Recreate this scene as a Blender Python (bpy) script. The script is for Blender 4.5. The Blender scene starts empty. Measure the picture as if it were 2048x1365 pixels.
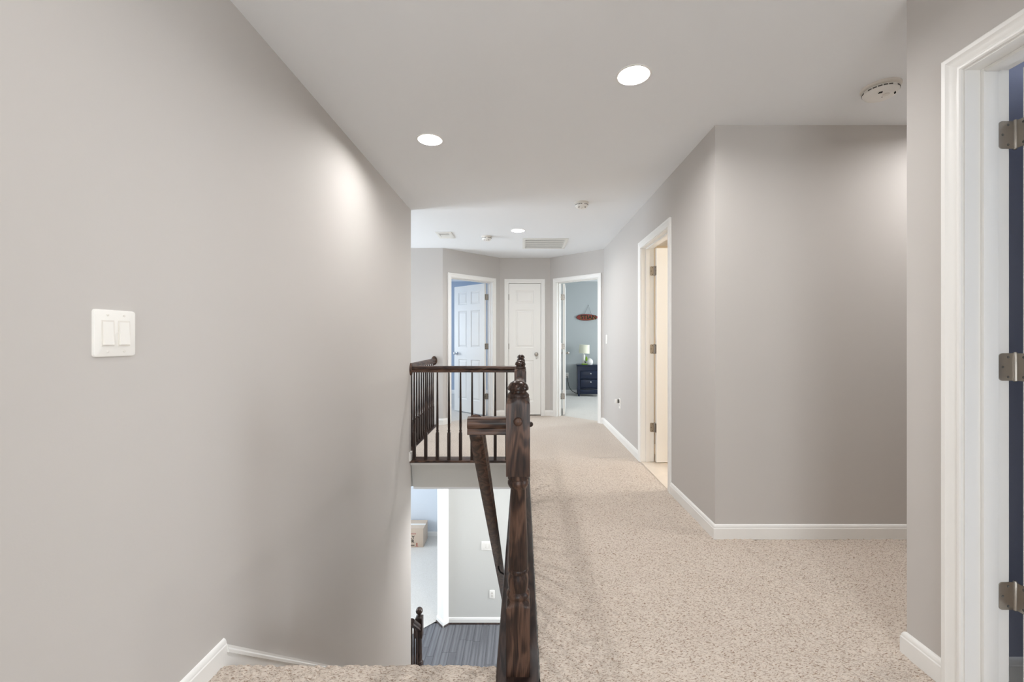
import bpy, bmesh, math, random
import numpy as np
from mathutils import Matrix, Vector

random.seed(7); np.random.seed(7)
scene = bpy.context.scene
COL = scene.collection
PI = math.pi

# ------------------------------------------------------------------ camera
F = 860.0                       # focal length in pixels of a 2048 wide frame
CZ = 1.173
cam_d = bpy.data.cameras.new('camera')
cam_d.sensor_width = 36.0
cam_d.lens = F / 2048 * 36
cam_d.shift_x = -21 / 2048
cam_d.shift_y = -2.5 / 2048
cam_d.clip_start = 0.05
cam = bpy.data.objects.new('camera', cam_d)
cam.location = (0, 0, CZ)
cam.rotation_euler = (PI / 2, 0, 0)
COL.objects.link(cam)
scene.camera = cam

# ------------------------------------------------------------------ world, light, exposure
w = bpy.data.worlds.new('world'); scene.world = w; w.use_nodes = True
wn = w.node_tree.nodes; wl = w.node_tree.links
bgn = wn['Background']
sky = wn.new('ShaderNodeTexSky')
sky.sky_type = 'HOSEK_WILKIE'
sky.turbidity = 4.0
wl.new(sky.outputs[0], bgn.inputs[0])
bgn.inputs[1].default_value = 1.0

scene.view_settings.view_transform = 'Standard'
scene.view_settings.look = 'None'
scene.view_settings.gamma = 1.0
scene.view_settings.use_curve_mapping = False
scene.view_settings.exposure = 0.31
scene.cycles.use_denoising = True
scene.cycles.max_bounces = 14
scene.cycles.diffuse_bounces = 9
scene.cycles.glossy_bounces = 4
scene.cycles.transparent_max_bounces = 12
scene.cycles.sample_clamp_indirect = 6.0
scene.cycles.caustics_reflective = False
scene.cycles.caustics_refractive = False

BATH = (1.0, 0.95, 0.88)
DAY = (0.82, 0.91, 1.0)
NEUTRAL = (1.0, 0.99, 0.98)
WARM = (1.0, 0.99, 0.985)


def window_light(name, loc, direction, sx, sy, watts, color=DAY):
    d = bpy.data.lights.new(name, 'AREA'); d.shape = 'RECTANGLE'
    d.size = sx; d.size_y = sy; d.energy = watts; d.color = color
    o = bpy.data.objects.new(name, d); o.location = loc
    o.rotation_euler = Vector(direction).to_track_quat('-Z', 'Y').to_euler()
    COL.objects.link(o)
    return o


# area lamps outside unseen windows, some added (each has an opening, frame and pane below)
window_light('daylight_foyer_upper', (-4.45, 5.05, 1.35), (1, 0, -0.12), 1.5, 1.7, 142)
window_light('daylight_foyer_lower', (-4.45, 5.05, -1.35), (1, 0, -0.05), 1.5, 1.7, 80)
window_light('daylight_living', (-4.45, 7.3, -1.35), (1, 0, 0), 1.5, 1.5, 75, (0.86, 0.93, 1.0))
window_light('added_light_lower_right', (3.15, 5.1, -1.35), (-1, 0, 0), 1.3, 1.4, 185, (0.92, 0.96, 1.0))  # added lamp with unseen window, brightens the stairwell and lower hall
window_light('daylight_left_bedroom', (-4.45, 7.9, 1.35), (1, 0, 0), 1.5, 1.4, 100, (0.84, 0.92, 1.0))
window_light('daylight_right_bedroom', (4.45, 7.6, 1.35), (-1, 0, 0), 1.5, 1.4, 130, (0.9, 0.96, 1.0))
window_light('added_light_near_bedroom', (5.2, 0.625, 1.35), (-1, 0, 0), 1.5, 1.4, 100, (0.9, 0.95, 1.0))  # unseen window lamp, positioned to light the gap behind the near door
window_light('added_light_hall_end', (0.15, -3.25, 1.3), (0, 1, 0), 1.9, 1.6, 68, (0.9, 0.96, 1.0))  # added soft fill for the hall from an unseen window

window_light('daylight_bath', (3.95, 3.55, 1.5), (-1, 0, 0), 0.9, 1.0, 58, (1.0, 0.985, 0.96))

# ------------------------------------------------------------------ materials
def lin(c):
    c = c / 255.0
    return c / 12.92 if c <= 0.04045 else ((c + 0.055) / 1.055) ** 2.4


def rgb(r, g, b):
    return (lin(r), lin(g), lin(b), 1.0)


def mat(name, color, rough=0.6, metal=0.0, bump=0.0, bscale=200.0, spec=0.5, var=0.0, vscale=3.0):
    m = bpy.data.materials.new(name); m.use_nodes = True
    n = m.node_tree.nodes; l = m.node_tree.links
    b = n['Principled BSDF']
    b.inputs['Base Color'].default_value = color
    b.inputs['Roughness'].default_value = rough
    b.inputs['Metallic'].default_value = metal
    b.inputs['Specular IOR Level'].default_value = spec
    tc = n.new('ShaderNodeTexCoord')
    if bump > 0:
        t = n.new('ShaderNodeTexNoise'); t.inputs['Scale'].default_value = bscale
        t.inputs['Detail'].default_value = 3
        l.new(tc.outputs['Object'], t.inputs['Vector'])
        bp = n.new('ShaderNodeBump'); bp.inputs['Strength'].default_value = bump
        bp.inputs['Distance'].default_value = 0.002
        l.new(t.outputs['Fac'], bp.inputs['Height']); l.new(bp.outputs[0], b.inputs['Normal'])
    if var > 0:
        t = n.new('ShaderNodeTexNoise'); t.inputs['Scale'].default_value = vscale
        t.inputs['Detail'].default_value = 4
        l.new(tc.outputs['Object'], t.inputs['Vector'])
        mx = n.new('ShaderNodeMix'); mx.data_type = 'RGBA'
        mx.inputs[6].default_value = tuple(c * (1 - var) for c in color[:3]) + (1,)
        mx.inputs[7].default_value = tuple(min(1, c * (1 + var)) for c in color[:3]) + (1,)
        l.new(t.outputs['Fac'], mx.inputs[0]); l.new(mx.outputs[2], b.inputs['Base Color'])
    return m


def wood(name, axis, dark, mid, light, rough=0.42, scale=1.0, along=4.2):
    """stained oak, grain running along one object axis"""
    m = bpy.data.materials.new(name); m.use_nodes = True
    n = m.node_tree.nodes; l = m.node_tree.links
    b = n['Principled BSDF']; b.inputs['Roughness'].default_value = rough
    b.inputs['Coat Weight'].default_value = 0.12; b.inputs['Coat Roughness'].default_value = 0.2
    b.inputs['Specular IOR Level'].default_value = 0.28
    tc = n.new('ShaderNodeTexCoord')
    mp = n.new('ShaderNodeMapping')
    s = [21 * scale] * 3; s[axis] = along * scale
    mp.inputs['Scale'].default_value = s
    l.new(tc.outputs['Object'], mp.inputs['Vector'])
    t1 = n.new('ShaderNodeTexNoise'); t1.inputs['Scale'].default_value = 1.0
    t1.inputs['Detail'].default_value = 2; t1.inputs['Distortion'].default_value = 0.6
    l.new(mp.outputs[0], t1.inputs['Vector'])
    mul = n.new('ShaderNodeMath'); mul.operation = 'MULTIPLY'; mul.inputs[1].default_value = 24.0
    l.new(t1.outputs['Fac'], mul.inputs[0])
    sn = n.new('ShaderNodeMath'); sn.operation = 'SINE'; l.new(mul.outputs[0], sn.inputs[0])
    mr = n.new('ShaderNodeMapRange'); mr.inputs[1].default_value = -1; mr.inputs[2].default_value = 1
    l.new(sn.outputs[0], mr.inputs[0])
    mp2 = n.new('ShaderNodeMapping')
    s2 = [420 * scale] * 3; s2[axis] = 16 * scale
    mp2.inputs['Scale'].default_value = s2
    l.new(tc.outputs['Object'], mp2.inputs['Vector'])
    t2 = n.new('ShaderNodeTexNoise'); t2.inputs['Scale'].default_value = 1.0; t2.inputs['Detail'].default_value = 2
    l.new(mp2.outputs[0], t2.inputs['Vector'])
    mix = n.new('ShaderNodeMath'); mix.operation = 'MULTIPLY_ADD'
    mix.inputs[1].default_value = 0.62
    sub = n.new('ShaderNodeMath'); sub.operation = 'MULTIPLY_ADD'; sub.inputs[1].default_value = 0.9
    sub.inputs[2].default_value = -0.27
    l.new(t2.outputs['Fac'], sub.inputs[0])
    l.new(mr.outputs[0], mix.inputs[0]); l.new(sub.outputs[0], mix.inputs[2])
    cr = n.new('ShaderNodeValToRGB')
    cr.color_ramp.elements[0].position = 0.08; cr.color_ramp.elements[0].color = dark
    cr.color_ramp.elements[1].position = 0.95; cr.color_ramp.elements[1].color = light
    e = cr.color_ramp.elements.new(0.5); e.color = mid
    l.new(mix.outputs[0], cr.inputs[0]); l.new(cr.outputs[0], b.inputs['Base Color'])
    bp = n.new('ShaderNodeBump'); bp.inputs['Strength'].default_value = 0.25; bp.inputs['Distance'].default_value = 0.0006
    l.new(mix.outputs[0], bp.inputs['Height']); l.new(bp.outputs[0], b.inputs['Normal'])
    return m


def carpet_mat(name, a, bcol, tuft_shade, bump=0.9):
    m = bpy.data.materials.new(name); m.use_nodes = True
    n = m.node_tree.nodes; l = m.node_tree.links
    b = n['Principled BSDF']; b.inputs['Roughness'].default_value = 0.95
    b.inputs['Specular IOR Level'].default_value = 0.1
    b.inputs['Sheen Weight'].default_value = 0.15; b.inputs['Sheen Roughness'].default_value = 0.6
    tc = n.new('ShaderNodeTexCoord')
    t0 = n.new('ShaderNodeTexNoise'); t0.inputs['Scale'].default_value = 3.0; t0.inputs['Detail'].default_value = 5
    l.new(tc.outputs['Object'], t0.inputs['Vector'])
    mx0 = n.new('ShaderNodeMix'); mx0.data_type = 'RGBA'
    mx0.inputs[6].default_value = a; mx0.inputs[7].default_value = bcol
    l.new(t0.outputs['Fac'], mx0.inputs[0])
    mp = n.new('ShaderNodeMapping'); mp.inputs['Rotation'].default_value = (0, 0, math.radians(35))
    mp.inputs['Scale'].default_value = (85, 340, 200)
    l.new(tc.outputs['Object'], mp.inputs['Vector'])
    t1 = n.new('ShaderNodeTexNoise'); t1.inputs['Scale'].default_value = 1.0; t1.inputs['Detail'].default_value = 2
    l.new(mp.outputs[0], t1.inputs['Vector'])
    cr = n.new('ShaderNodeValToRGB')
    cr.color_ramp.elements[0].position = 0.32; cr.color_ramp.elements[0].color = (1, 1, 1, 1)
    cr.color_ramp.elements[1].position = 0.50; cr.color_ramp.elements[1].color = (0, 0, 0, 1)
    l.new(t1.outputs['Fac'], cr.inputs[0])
    mx = n.new('ShaderNodeMix'); mx.data_type = 'RGBA'; mx.inputs[7].default_value = tuft_shade  # shade between tufts painted into the carpet colour as dark streaks
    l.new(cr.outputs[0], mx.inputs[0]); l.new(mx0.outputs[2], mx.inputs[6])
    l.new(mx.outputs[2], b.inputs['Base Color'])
    bp = n.new('ShaderNodeBump'); bp.inputs['Strength'].default_value = bump; bp.inputs['Distance'].default_value = 0.004
    l.new(t1.outputs['Fac'], bp.inputs['Height']); l.new(bp.outputs[0], b.inputs['Normal'])
    return m


def emit(name, color, strength):
    m = bpy.data.materials.new(name); m.use_nodes = True
    b = m.node_tree.nodes['Principled BSDF']
    b.inputs['Base Color'].default_value = (0.9, 0.9, 0.9, 1)
    b.inputs['Emission Color'].default_value = color
    b.inputs['Emission Strength'].default_value = strength
    return m


def glass_mat(name, tint=(1, 1, 1, 1)):
    m = bpy.data.materials.new(name); m.use_nodes = True
    n = m.node_tree.nodes; l = m.node_tree.links
    n.remove(n['Principled BSDF'])
    tr = n.new('ShaderNodeBsdfTransparent'); tr.inputs[0].default_value = tint
    gl = n.new('ShaderNodeBsdfGlossy'); gl.inputs['Roughness'].default_value = 0.02
    mx = n.new('ShaderNodeMixShader'); mx.inputs[0].default_value = 0.06
    l.new(tr.outputs[0], mx.inputs[1]); l.new(gl.outputs[0], mx.inputs[2])
    l.new(mx.outputs[0], n['Material Output'].inputs[0])
    return m


M = {}
M['paint'] = mat('greige_wall_paint', rgb(196, 192, 188), 0.75, bump=0.06, bscale=260, spec=0.25, var=0.012, vscale=1.3)
M['ceil'] = mat('ceiling_paint', rgb(235, 237, 239), 0.9, bump=0.05, bscale=200, spec=0.2)
M['trim'] = mat('white_trim_paint', rgb(236, 235, 232), 0.38, bump=0.02, bscale=60)
M['door'] = mat('white_door_paint', rgb(236, 235, 231), 0.42, bump=0.03, bscale=90)
M['blue'] = mat('pale_blue_paint', rgb(168, 181, 198), 0.75, bump=0.05, spec=0.25)
M['bluegray'] = mat('blue_gray_paint', rgb(176, 181, 182), 0.75, bump=0.05, spec=0.25)
M['navy'] = mat('periwinkle_paint', rgb(164, 168, 186), 0.75, bump=0.05, spec=0.25)
M['cream'] = mat('cream_bath_paint', rgb(226, 214, 194), 0.7, bump=0.05, spec=0.25)
M['lower'] = mat('pale_lower_wall_paint', rgb(208, 208, 204), 0.75, bump=0.05, spec=0.25)
M['living'] = mat('pale_living_wall_paint', rgb(205, 212, 220), 0.75, bump=0.05, spec=0.25)
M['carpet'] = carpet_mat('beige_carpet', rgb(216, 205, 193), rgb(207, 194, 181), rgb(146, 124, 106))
M['carpet2'] = carpet_mat('cream_carpet', rgb(210, 207, 202), rgb(203, 199, 193), rgb(186, 180, 172), 0.4)
WD, WM, WL = rgb(31, 20, 16), rgb(64, 45, 36), rgb(100, 74, 60)
M['wood_x'] = wood('espresso_oak_x', 0, WD, WM, WL)
M['wood_y'] = wood('espresso_oak_y', 1, WD, WM, WL)
M['wood_z'] = wood('espresso_oak_z', 2, WD, WM, WL)
M['wood_cap'] = wood('espresso_oak_cap', 2, WD, WM, WL, 0.22)
M['dwood_y'] = wood('dark_espresso_y', 1, rgb(30, 21, 19), rgb(48, 35, 31), rgb(66, 50, 44))
M['dwood_z'] = wood('dark_espresso_z', 2, rgb(30, 21, 18), rgb(46, 33, 28), rgb(62, 46, 39))
M['plank'] = wood('dark_gray_floorboard', 1, rgb(84, 84, 88), rgb(97, 98, 102), rgb(110, 111, 115), 0.36, 0.6, 0.9)
M['nickel'] = mat('satin_nickel', rgb(176, 170, 162), 0.32, 1.0)
M['chrome'] = mat('polished_chrome', rgb(220, 222, 226), 0.12, 1.0)
M['dark'] = mat('dark_gap', rgb(28, 26, 25), 0.8)
M['slot'] = mat('gray_slot', rgb(92, 90, 86), 0.8)
M['plastic'] = mat('white_plastic', rgb(238, 236, 231), 0.35)
M['plastic2'] = mat('offwhite_plastic', rgb(226, 222, 215), 0.45)
M['grille'] = mat('white_grille_metal', rgb(228, 227, 222), 0.5)
M['marble'] = mat('cream_marble', rgb(224, 212, 198), 0.2, var=0.06, vscale=14)
M['tile'] = mat('beige_tile', rgb(206, 190, 170), 0.3, var=0.05, vscale=9)
M['grout'] = mat('grout', rgb(168, 156, 142), 0.9)
M['card'] = mat('cardboard', rgb(196, 178, 160), 0.85, bump=0.05, var=0.03, vscale=6)
M['tape'] = mat('packing_tape', rgb(226, 224, 220), 0.3)
M['ink'] = mat('dark_ink', rgb(34, 28, 26), 0.8)
M['redink'] = mat('red_ink', rgb(150, 66, 50), 0.8)
M['navywood'] = mat('black_navy_lacquer', rgb(16, 30, 56), 0.28, var=0.2, vscale=8)
M['shade'] = mat('cream_lampshade', rgb(232, 230, 210), 0.85)
M['green'] = mat('lime_green_plastic', rgb(130, 168, 40), 0.5)
M['cable'] = mat('black_cable', rgb(20, 20, 22), 0.5)
M['sign'] = mat('red_orange_board', rgb(132, 48, 42), 0.55, var=0.35, vscale=9)
M['signrim'] = mat('brown_board_rim', rgb(84, 50, 38), 0.6)
M['gold'] = mat('olive_yellow_lettering', rgb(128, 108, 30), 0.6)
M['string'] = mat('gray_string', rgb(96, 100, 102), 0.8)
M['bulb'] = emit('warm_lamp_lens', (1.0, 0.93, 0.85, 1), 14.0)
M['bulbcool'] = emit('neutral_lamp_lens', (1.0, 0.97, 0.93, 1), 14.0)
M['can'] = mat('white_can_baffle', rgb(240, 239, 236), 0.45)
M['glass'] = glass_mat('window_glass')
M['knobglass'] = mat('clear_knob', rgb(228, 232, 240), 0.06, 0.55)

# ------------------------------------------------------------------ mesh helpers
class MB:
    def __init__(s):
        s.v = []; s.f = []; s.mi = []; s.m = 0

    def quad(s, *pts):
        b = len(s.v); s.v += [tuple(p) for p in pts]
        s.f.append(tuple(range(b, b + len(pts)))); s.mi.append(s.m)
        return s

    def box(s, x0, x1, y0, y1, z0, z1):
        b = len(s.v)
        s.v += [(x0, y0, z0), (x1, y0, z0), (x1, y1, z0), (x0, y1, z0), (x0, y0, z1), (x1, y0, z1), (x1, y1, z1), (x0, y1, z1)]
        for f in ((0, 3, 2, 1), (4, 5, 6, 7), (0, 1, 5, 4), (1, 2, 6, 5), (2, 3, 7, 6), (3, 0, 4, 7)):
            s.f.append(tuple(b + i for i in f)); s.mi.append(s.m)
        return s

    def cbox(s, x0, x1, y0, y1, z0, z1, c):
        """box with all edges chamfered"""
        bm = bmesh.new(); bmesh.ops.create_cube(bm, size=1.0)
        for v in bm.verts:
            v.co = Vector(((x0 + x1) / 2 + v.co.x * (x1 - x0), (y0 + y1) / 2 + v.co.y * (y1 - y0), (z0 + z1) / 2 + v.co.z * (z1 - z0)))
        bmesh.ops.bevel(bm, geom=bm.edges[:], offset=c, segments=2, profile=0.5, affect='EDGES')
        return s.addbm(bm)

    def addbm(s, bm):
        bm.verts.ensure_lookup_table(); b = len(s.v)
        bm.verts.index_update()
        s.v += [tuple(v.co) for v in bm.verts]
        for f in bm.faces:
            s.f.append(tuple(b + v.index for v in f.verts)); s.mi.append(s.m)
        bm.free(); return s

    def rings(s, rings, cap0=True, cap1=True, close=True):
        """skin a list of equal length point rings"""
        n = len(rings[0]); b = len(s.v)
        for r in rings: s.v += [tuple(p) for p in r]
        for i in range(len(rings) - 1):
            for j in range(n if close else n - 1):
                k = (j + 1) % n
                s.f.append((b + i * n + j, b + i * n + k, b + (i + 1) * n + k, b + (i + 1) * n + j)); s.mi.append(s.m)
        if cap0: s.f.append(tuple(b + j for j in reversed(range(n)))); s.mi.append(s.m)
        if cap1: s.f.append(tuple(b + (len(rings) - 1) * n + j for j in range(n))); s.mi.append(s.m)
        return s

    def lathe(s, prof, c=(0, 0, 0), n=32, axis='z', cap0=True, cap1=True, sx=1.0, sy=1.0):
        """prof: (height, radius[, squareness]) along an axis"""
        rs = []
        for p in prof:
            z, r = p[0], max(p[1], 1e-5); q = p[2] if len(p) > 2 else 0
            ring = []
            for j in range(n):
                a = 2 * PI * j / n
                ca, sa = math.cos(a), math.sin(a)
                k = r * ((1 - q) + q / max(abs(ca), abs(sa)))
                u, v = k * ca * sx, k * sa * sy
                if axis == 'z': pt = (c[0] + u, c[1] + v, c[2] + z)
                elif axis == 'y': pt = (c[0] + u, c[1] + z, c[2] - v)
                else: pt = (c[0] + z, c[1] + u, c[2] + v)
                ring.append(pt)
            rs.append(ring)
        return s.rings(rs, cap0, cap1)

    def tube(s, path, r, n=8):
        path = [Vector(p) for p in path]; rs = []
        ref = Vector((0.13, 0.21, 0.97))
        for i, p in enumerate(path):
            d = (path[min(i + 1, len(path) - 1)] - path[max(i - 1, 0)]).normalized()
            a = d.cross(ref)
            if a.length < 1e-3: a = d.cross(Vector((1, 0, 0)))
            a.normalize(); bb = d.cross(a)
            rs.append([tuple(p + a * (r * math.cos(2 * PI * j / n)) + bb * (r * math.sin(2 * PI * j / n))) for j in range(n)])
        return s.rings(rs)

    def bar(s, prof, p0, p1, side, up, n0=None, n1=None):
        """sweep a closed 2D profile from p0 to p1, the ends cut by planes with normals n0, n1"""
        p0, p1, side, up = Vector(p0), Vector(p1), Vector(side).normalized(), Vector(up).normalized()
        d = (p1 - p0).normalized()
        n0 = Vector(n0) if n0 is not None else d; n1 = Vector(n1) if n1 is not None else d
        r0, r1 = [], []
        for u, v in prof:
            q = p0 + side * u + up * v
            t = (p0 - q).dot(n0) / d.dot(n0); r0.append(tuple(q + d * t))
            t = (p1 - q).dot(n1) / d.dot(n1); r1.append(tuple(q + d * t))
        return s.rings([r0, r1])

    def prism(s, pts, z0, z1):
        return s.rings([[(x, y, z0) for x, y in pts], [(x, y, z1) for x, y in pts]])

    def xform(s, mx):
        s.v = [tuple(mx @ Vector(p)) for p in s.v]; return s

    def build(s, name, mats, parent=None, smooth=None, normals=True):
        me = bpy.data.meshes.new(name)
        me.from_pydata(s.v, [], s.f)
        mats = mats if isinstance(mats, (list, tuple)) else [mats]
        for m in mats: me.materials.append(m)
        if len(mats) > 1: me.polygons.foreach_set('material_index', s.mi)
        if normals:
            bm = bmesh.new(); bm.from_mesh(me)
            bmesh.ops.recalc_face_normals(bm, faces=bm.faces[:])
            bm.to_mesh(me); bm.free()
        if smooth is not None:
            me.shade_smooth(); me.set_sharp_from_angle(angle=math.radians(smooth))
        me.update()
        o = bpy.data.objects.new(name, me); COL.objects.link(o)
        if parent is not None: o.parent = parent
        return o


def tag(o, label=None, cat=None, group=None, kind=None):
    if label: o['label'] = label
    if cat: o['category'] = cat
    if group: o['group'] = group
    if kind: o['kind'] = kind
    return o


def empty(name, loc=(0, 0, 0), rz=0.0):
    o = bpy.data.objects.new(name, None); o.empty_display_size = 0.1
    o.location = loc; o.rotation_euler = (0, 0, rz); COL.objects.link(o)
    return o


def link_copy(o, parent=None, loc=None):
    c = o.copy(); COL.objects.link(c)
    if parent is not None: c.parent = parent
    if loc is not None: c.location = loc
    return c


def text_mesh(name, body, size, m, depth=0.0008, parent=None, mx=None, sx=1.0):
    cu = bpy.data.curves.new(name + '_curve', 'FONT'); cu.body = body; cu.size = size
    cu.extrude = depth; cu.offset = size * 0.025; cu.align_x = 'CENTER'; cu.align_y = 'CENTER'
    tmp = bpy.data.objects.new(name + '_tmp', cu); COL.objects.link(tmp)
    dg = bpy.context.evaluated_depsgraph_get()
    me = bpy.data.meshes.new_from_object(tmp.evaluated_get(dg))
    bpy.data.objects.remove(tmp)
    me.materials.clear(); me.materials.append(m)
    if mx is not None: me.transform(mx @ Matrix.Diagonal((sx, 1, 1, 1)))
    me.name = name
    o = bpy.data.objects.new(name, me); COL.objects.link(o)
    if parent is not None: o.parent = parent
    return o


# ------------------------------------------------------------------ structure: walls
ZC = 2.44          # upper ceiling
ZL = -2.74         # lower floor
ZLC = -0.30        # lower ceiling


def wall(name, p0, p1, thick, z0, z1, openings=(), front=None, back=None, label=None, reveal=None):
    """wall whose front face runs p0 -> p1 and which is `thick` deep to the left of that direction"""
    p0, p1 = Vector(p0), Vector(p1)
    d = (p1 - p0); L = d.length; d /= L
    nrm = Vector((-d.y, d.x))
    front = front or M['paint']; back = back or front; reveal = reveal or front
    ts = sorted({0.0, L} | {v for o in openings for v in o[:2]})
    zs = sorted({z0, z1} | {v for o in openings for v in o[2:4]})

    def P(t, k, z):
        q = p0 + d * t + nrm * (thick * k); return (q.x, q.y, z)

    def is_open(i, j):
        if i < 0 or j < 0 or i >= len(ts) - 1 or j >= len(zs) - 1: return True
        tm, zm = (ts[i] + ts[i + 1]) / 2, (zs[j] + zs[j + 1]) / 2
        return any(o[0] < tm < o[1] and o[2] < zm < o[3] for o in openings)
    mb = MB()
    for i in range(len(ts) - 1):
        for j in range(len(zs) - 1):
            if is_open(i, j): continue
            a, b, c, e = ts[i], ts[i + 1], zs[j], zs[j + 1]
            mb.m = 0; mb.quad(P(a, 0, c), P(b, 0, c), P(b, 0, e), P(a, 0, e))
            mb.m = 1; mb.quad(P(a, 1, c), P(a, 1, e), P(b, 1, e), P(b, 1, c))
            mb.m = 2
            if is_open(i - 1, j): mb.quad(P(a, 0, c), P(a, 0, e), P(a, 1, e), P(a, 1, c))
            if is_open(i + 1, j): mb.quad(P(b, 0, c), P(b, 1, c), P(b, 1, e), P(b, 0, e))
            if is_open(i, j - 1): mb.quad(P(a, 0, c), P(a, 1, c), P(b, 1, c), P(b, 0, c))
            if is_open(i, j + 1): mb.quad(P(a, 0, e), P(b, 0, e), P(b, 1, e), P(a, 1, e))
    o = mb.build(name, [front, back, reveal], normals=False)
    tag(o, label, 'wall', None, 'structure')
    return o


WT1 = 0.14          # depth of the nearest right wall
DH = 2.045         # clear door height
JT = 0.018         # jamb thickness


def dop(c, wid):   # rough door opening in a wall, centre and clear width
    return (c - wid / 2 - JT, c + wid / 2 + JT, -0.001, DH + JT)


LWX, RWX, NWX = -1.09, 1.136, 1.43
YE = 4.20          # end of the left stair wall
# hall
wall('wall_left', (LWX, -3.0), (LWX, YE), 0.25, ZL, ZC, label='long plain gray wall beside the stairs with the two-rocker switch')
wall('wall_front', (RWX, 2.537), (3.7, 2.537), 0.115, 0, ZC, back=M['cream'], label='gray wall facing the camera beside the passage')
R0, R1 = 2.652, 5.993
wall('wall_right', (RWX, R1), (RWX, 2.652), 0.115, 0, ZC, [dop(R1 - 3.7265, 0.767)], back=M['cream'], label='hall wall on the right with the bathroom doorway')
wall('wall_right_near', (NWX, 1.60), (NWX, -3.0), WT1, 0, ZC, [dop(1.60 - (1.39 - 0.38), 0.76)], back=M['navy'], label='nearest gray wall stub on the right beside the white casing')
wall('wall_passage', (3.7, 1.60), (NWX + WT1, 1.60), 0.125, 0, ZC, back=M['navy'], label='passage side wall behind the nearest doorway')
wall('wall_passage_end', (3.7, 2.66), (3.7, 1.47), 0.1, 0, ZC, label='end wall of the side passage')
wall('wall_back', (1.55, -3.0), (-1.35, -3.0), 0.15, 0, ZC, [(0.45, 2.35, 0.5, 2.1)], label='wall behind the camera with an added wide window')
# far end, angled walls
LA, LB = (-1.10, 5.93), (-0.348, 6.646)
RA, RB = (1.136, 5.993), (0.425, 6.646)
LL = (Vector(LB) - Vector(LA)).length; RL = (Vector(RB) - Vector(RA)).length
wall('wall_far_left', LA, LB, 0.115, 0, ZC, [dop(0.513, 0.74)], back=M['blue'], label='angled gray wall holding the pale blue bedroom doorway')
wall('wall_far_center', LB, RB, 0.115, 0, ZC, [dop(0.035 + 0.348, 0.496)], label='gray far wall holding the narrow closed closet door')
wall('wall_far_right', RB, RA, 0.115, 0, ZC, [dop(RL - 0.4687, 0.727)], back=M['bluegray'], label='angled gray wall holding the doorway with the nightstand')
wall('wall_foyer_back', (-4.3, 5.93), (-1.10, 5.93), 0.115, ZLC, ZC, back=M['blue'], label='pale wall above the open foyer behind the left railing')
wall('wall_foyer_left', (-4.3, 4.2), (-4.3, 9.5), 0.12, ZL, ZC,
     [(0.15, 1.55, 0.55, 2.1), (0.15, 1.55, -2.1, -0.6), (2.4, 3.8, -2.1, -0.6), (3.0, 4.4, 0.6, 2.0)], label='outer wall with the foyer windows')
wall('wall_foyer_near', (-1.34, 4.2), (-4.3, 4.2), 0.12, ZL, ZC, label='foyer wall returning behind the stair wall')
# bedrooms and bathroom
wall('wall_bedroom_far_left', (-4.3, 9.35), (0.05, 9.35), 0.12, 0, ZC, front=M['blue'], label='rear pale blue wall of the left bedroom')
wall('wall_bedroom_far', (0.05, 9.35), (4.3, 9.35), 0.12, 0, ZC, front=M['bluegray'], label='rear blue gray bedroom wall with the hanging board')
wall('wall_bedroom_left', (-0.35, 6.75), (-0.35, 9.35), 0.05, 0, ZC, front=M['blue'], back=M['blue'], label='pale blue partition of the left bedroom')
wall('wall_bedroom_right', (0.45, 9.35), (0.45, 6.75), 0.05, 0, ZC, front=M['bluegray'], back=M['bluegray'], label='blue gray partition of the right bedroom')
wall('wall_bedroom_outer', (4.3, 9.5), (4.3, 5.0), 0.12, 0, ZC, [(1.2, 2.6, 0.6, 2.0)], front=M['bluegray'], label='outer wall of the right bedroom with a window')
wall('wall_bedroom_near', (4.3, 5.9), (1.251, 5.9), 0.1, 0, ZC, front=M['bluegray'], back=M['cream'], label='wall between bathroom and right bedroom')
wall('wall_bath_outer', (3.7, 5.9), (3.7, 2.6), 0.1, 0, ZC, [(1.9, 2.8, 1.0, 2.0)], front=M['cream'], label='outer wall of the bathroom')
wall('wall_near_room_end', (5.0, 1.475), (5.0, -3.0), 0.1, 0, ZC, [(0.15, 1.55, 0.6, 2.0)], front=M['navy'], label='outer wall of the nearest bedroom')
wall('wall_near_room_back', (5.0, -2.6), (NWX + WT1, -2.6), 0.1, 0, ZC, front=M['navy'], label='rear wall of the nearest bedroom')
# lower level
wall('wall_lower', (-1.02, 5.93), (3.0, 5.93), 0.115, ZL, ZLC, front=M['lower'], label='pale downstairs wall with switch and outlet')
mb = MB()
mb.prism([(-1.02, 5.93), (-1.08, 5.862), (-1.185, 5.985), (-1.02, 6.045)], ZL, ZLC)
tag(mb.build('wall_lower_corner', M['trim']), 'white angled wall end downstairs at the carpet edge', 'wall', None, 'structure')
wall('wall_living_back', (-4.3, 8.56), (0.3, 8.56), 0.1, ZL, ZLC, front=M['living'], label='pale downstairs rear wall behind the cardboard box')
wall('wall_living_right', (-0.6, 8.56), (-0.6, 6.04), 0.1, ZL, ZLC, front=M['living'], label='downstairs living room side wall')
wall('wall_stair', (-0.06, 4.54), (-0.06, 1.5), 0.115, ZL, -0.03, label='drywall under the hall nosing on the right of the stairs')
wall('wall_lower_right', (3.0, 5.93), (3.0, 1.0), 0.1, ZL, ZLC, [(0.13, 1.53, -2.1, -0.6)], front=M['lower'], label='downstairs side wall')
wall('wall_lower_near', (3.0, 1.0), (-1.3, 1.0), 0.1, ZL, ZLC, front=M['lower'], label='downstairs wall under the hall')

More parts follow.
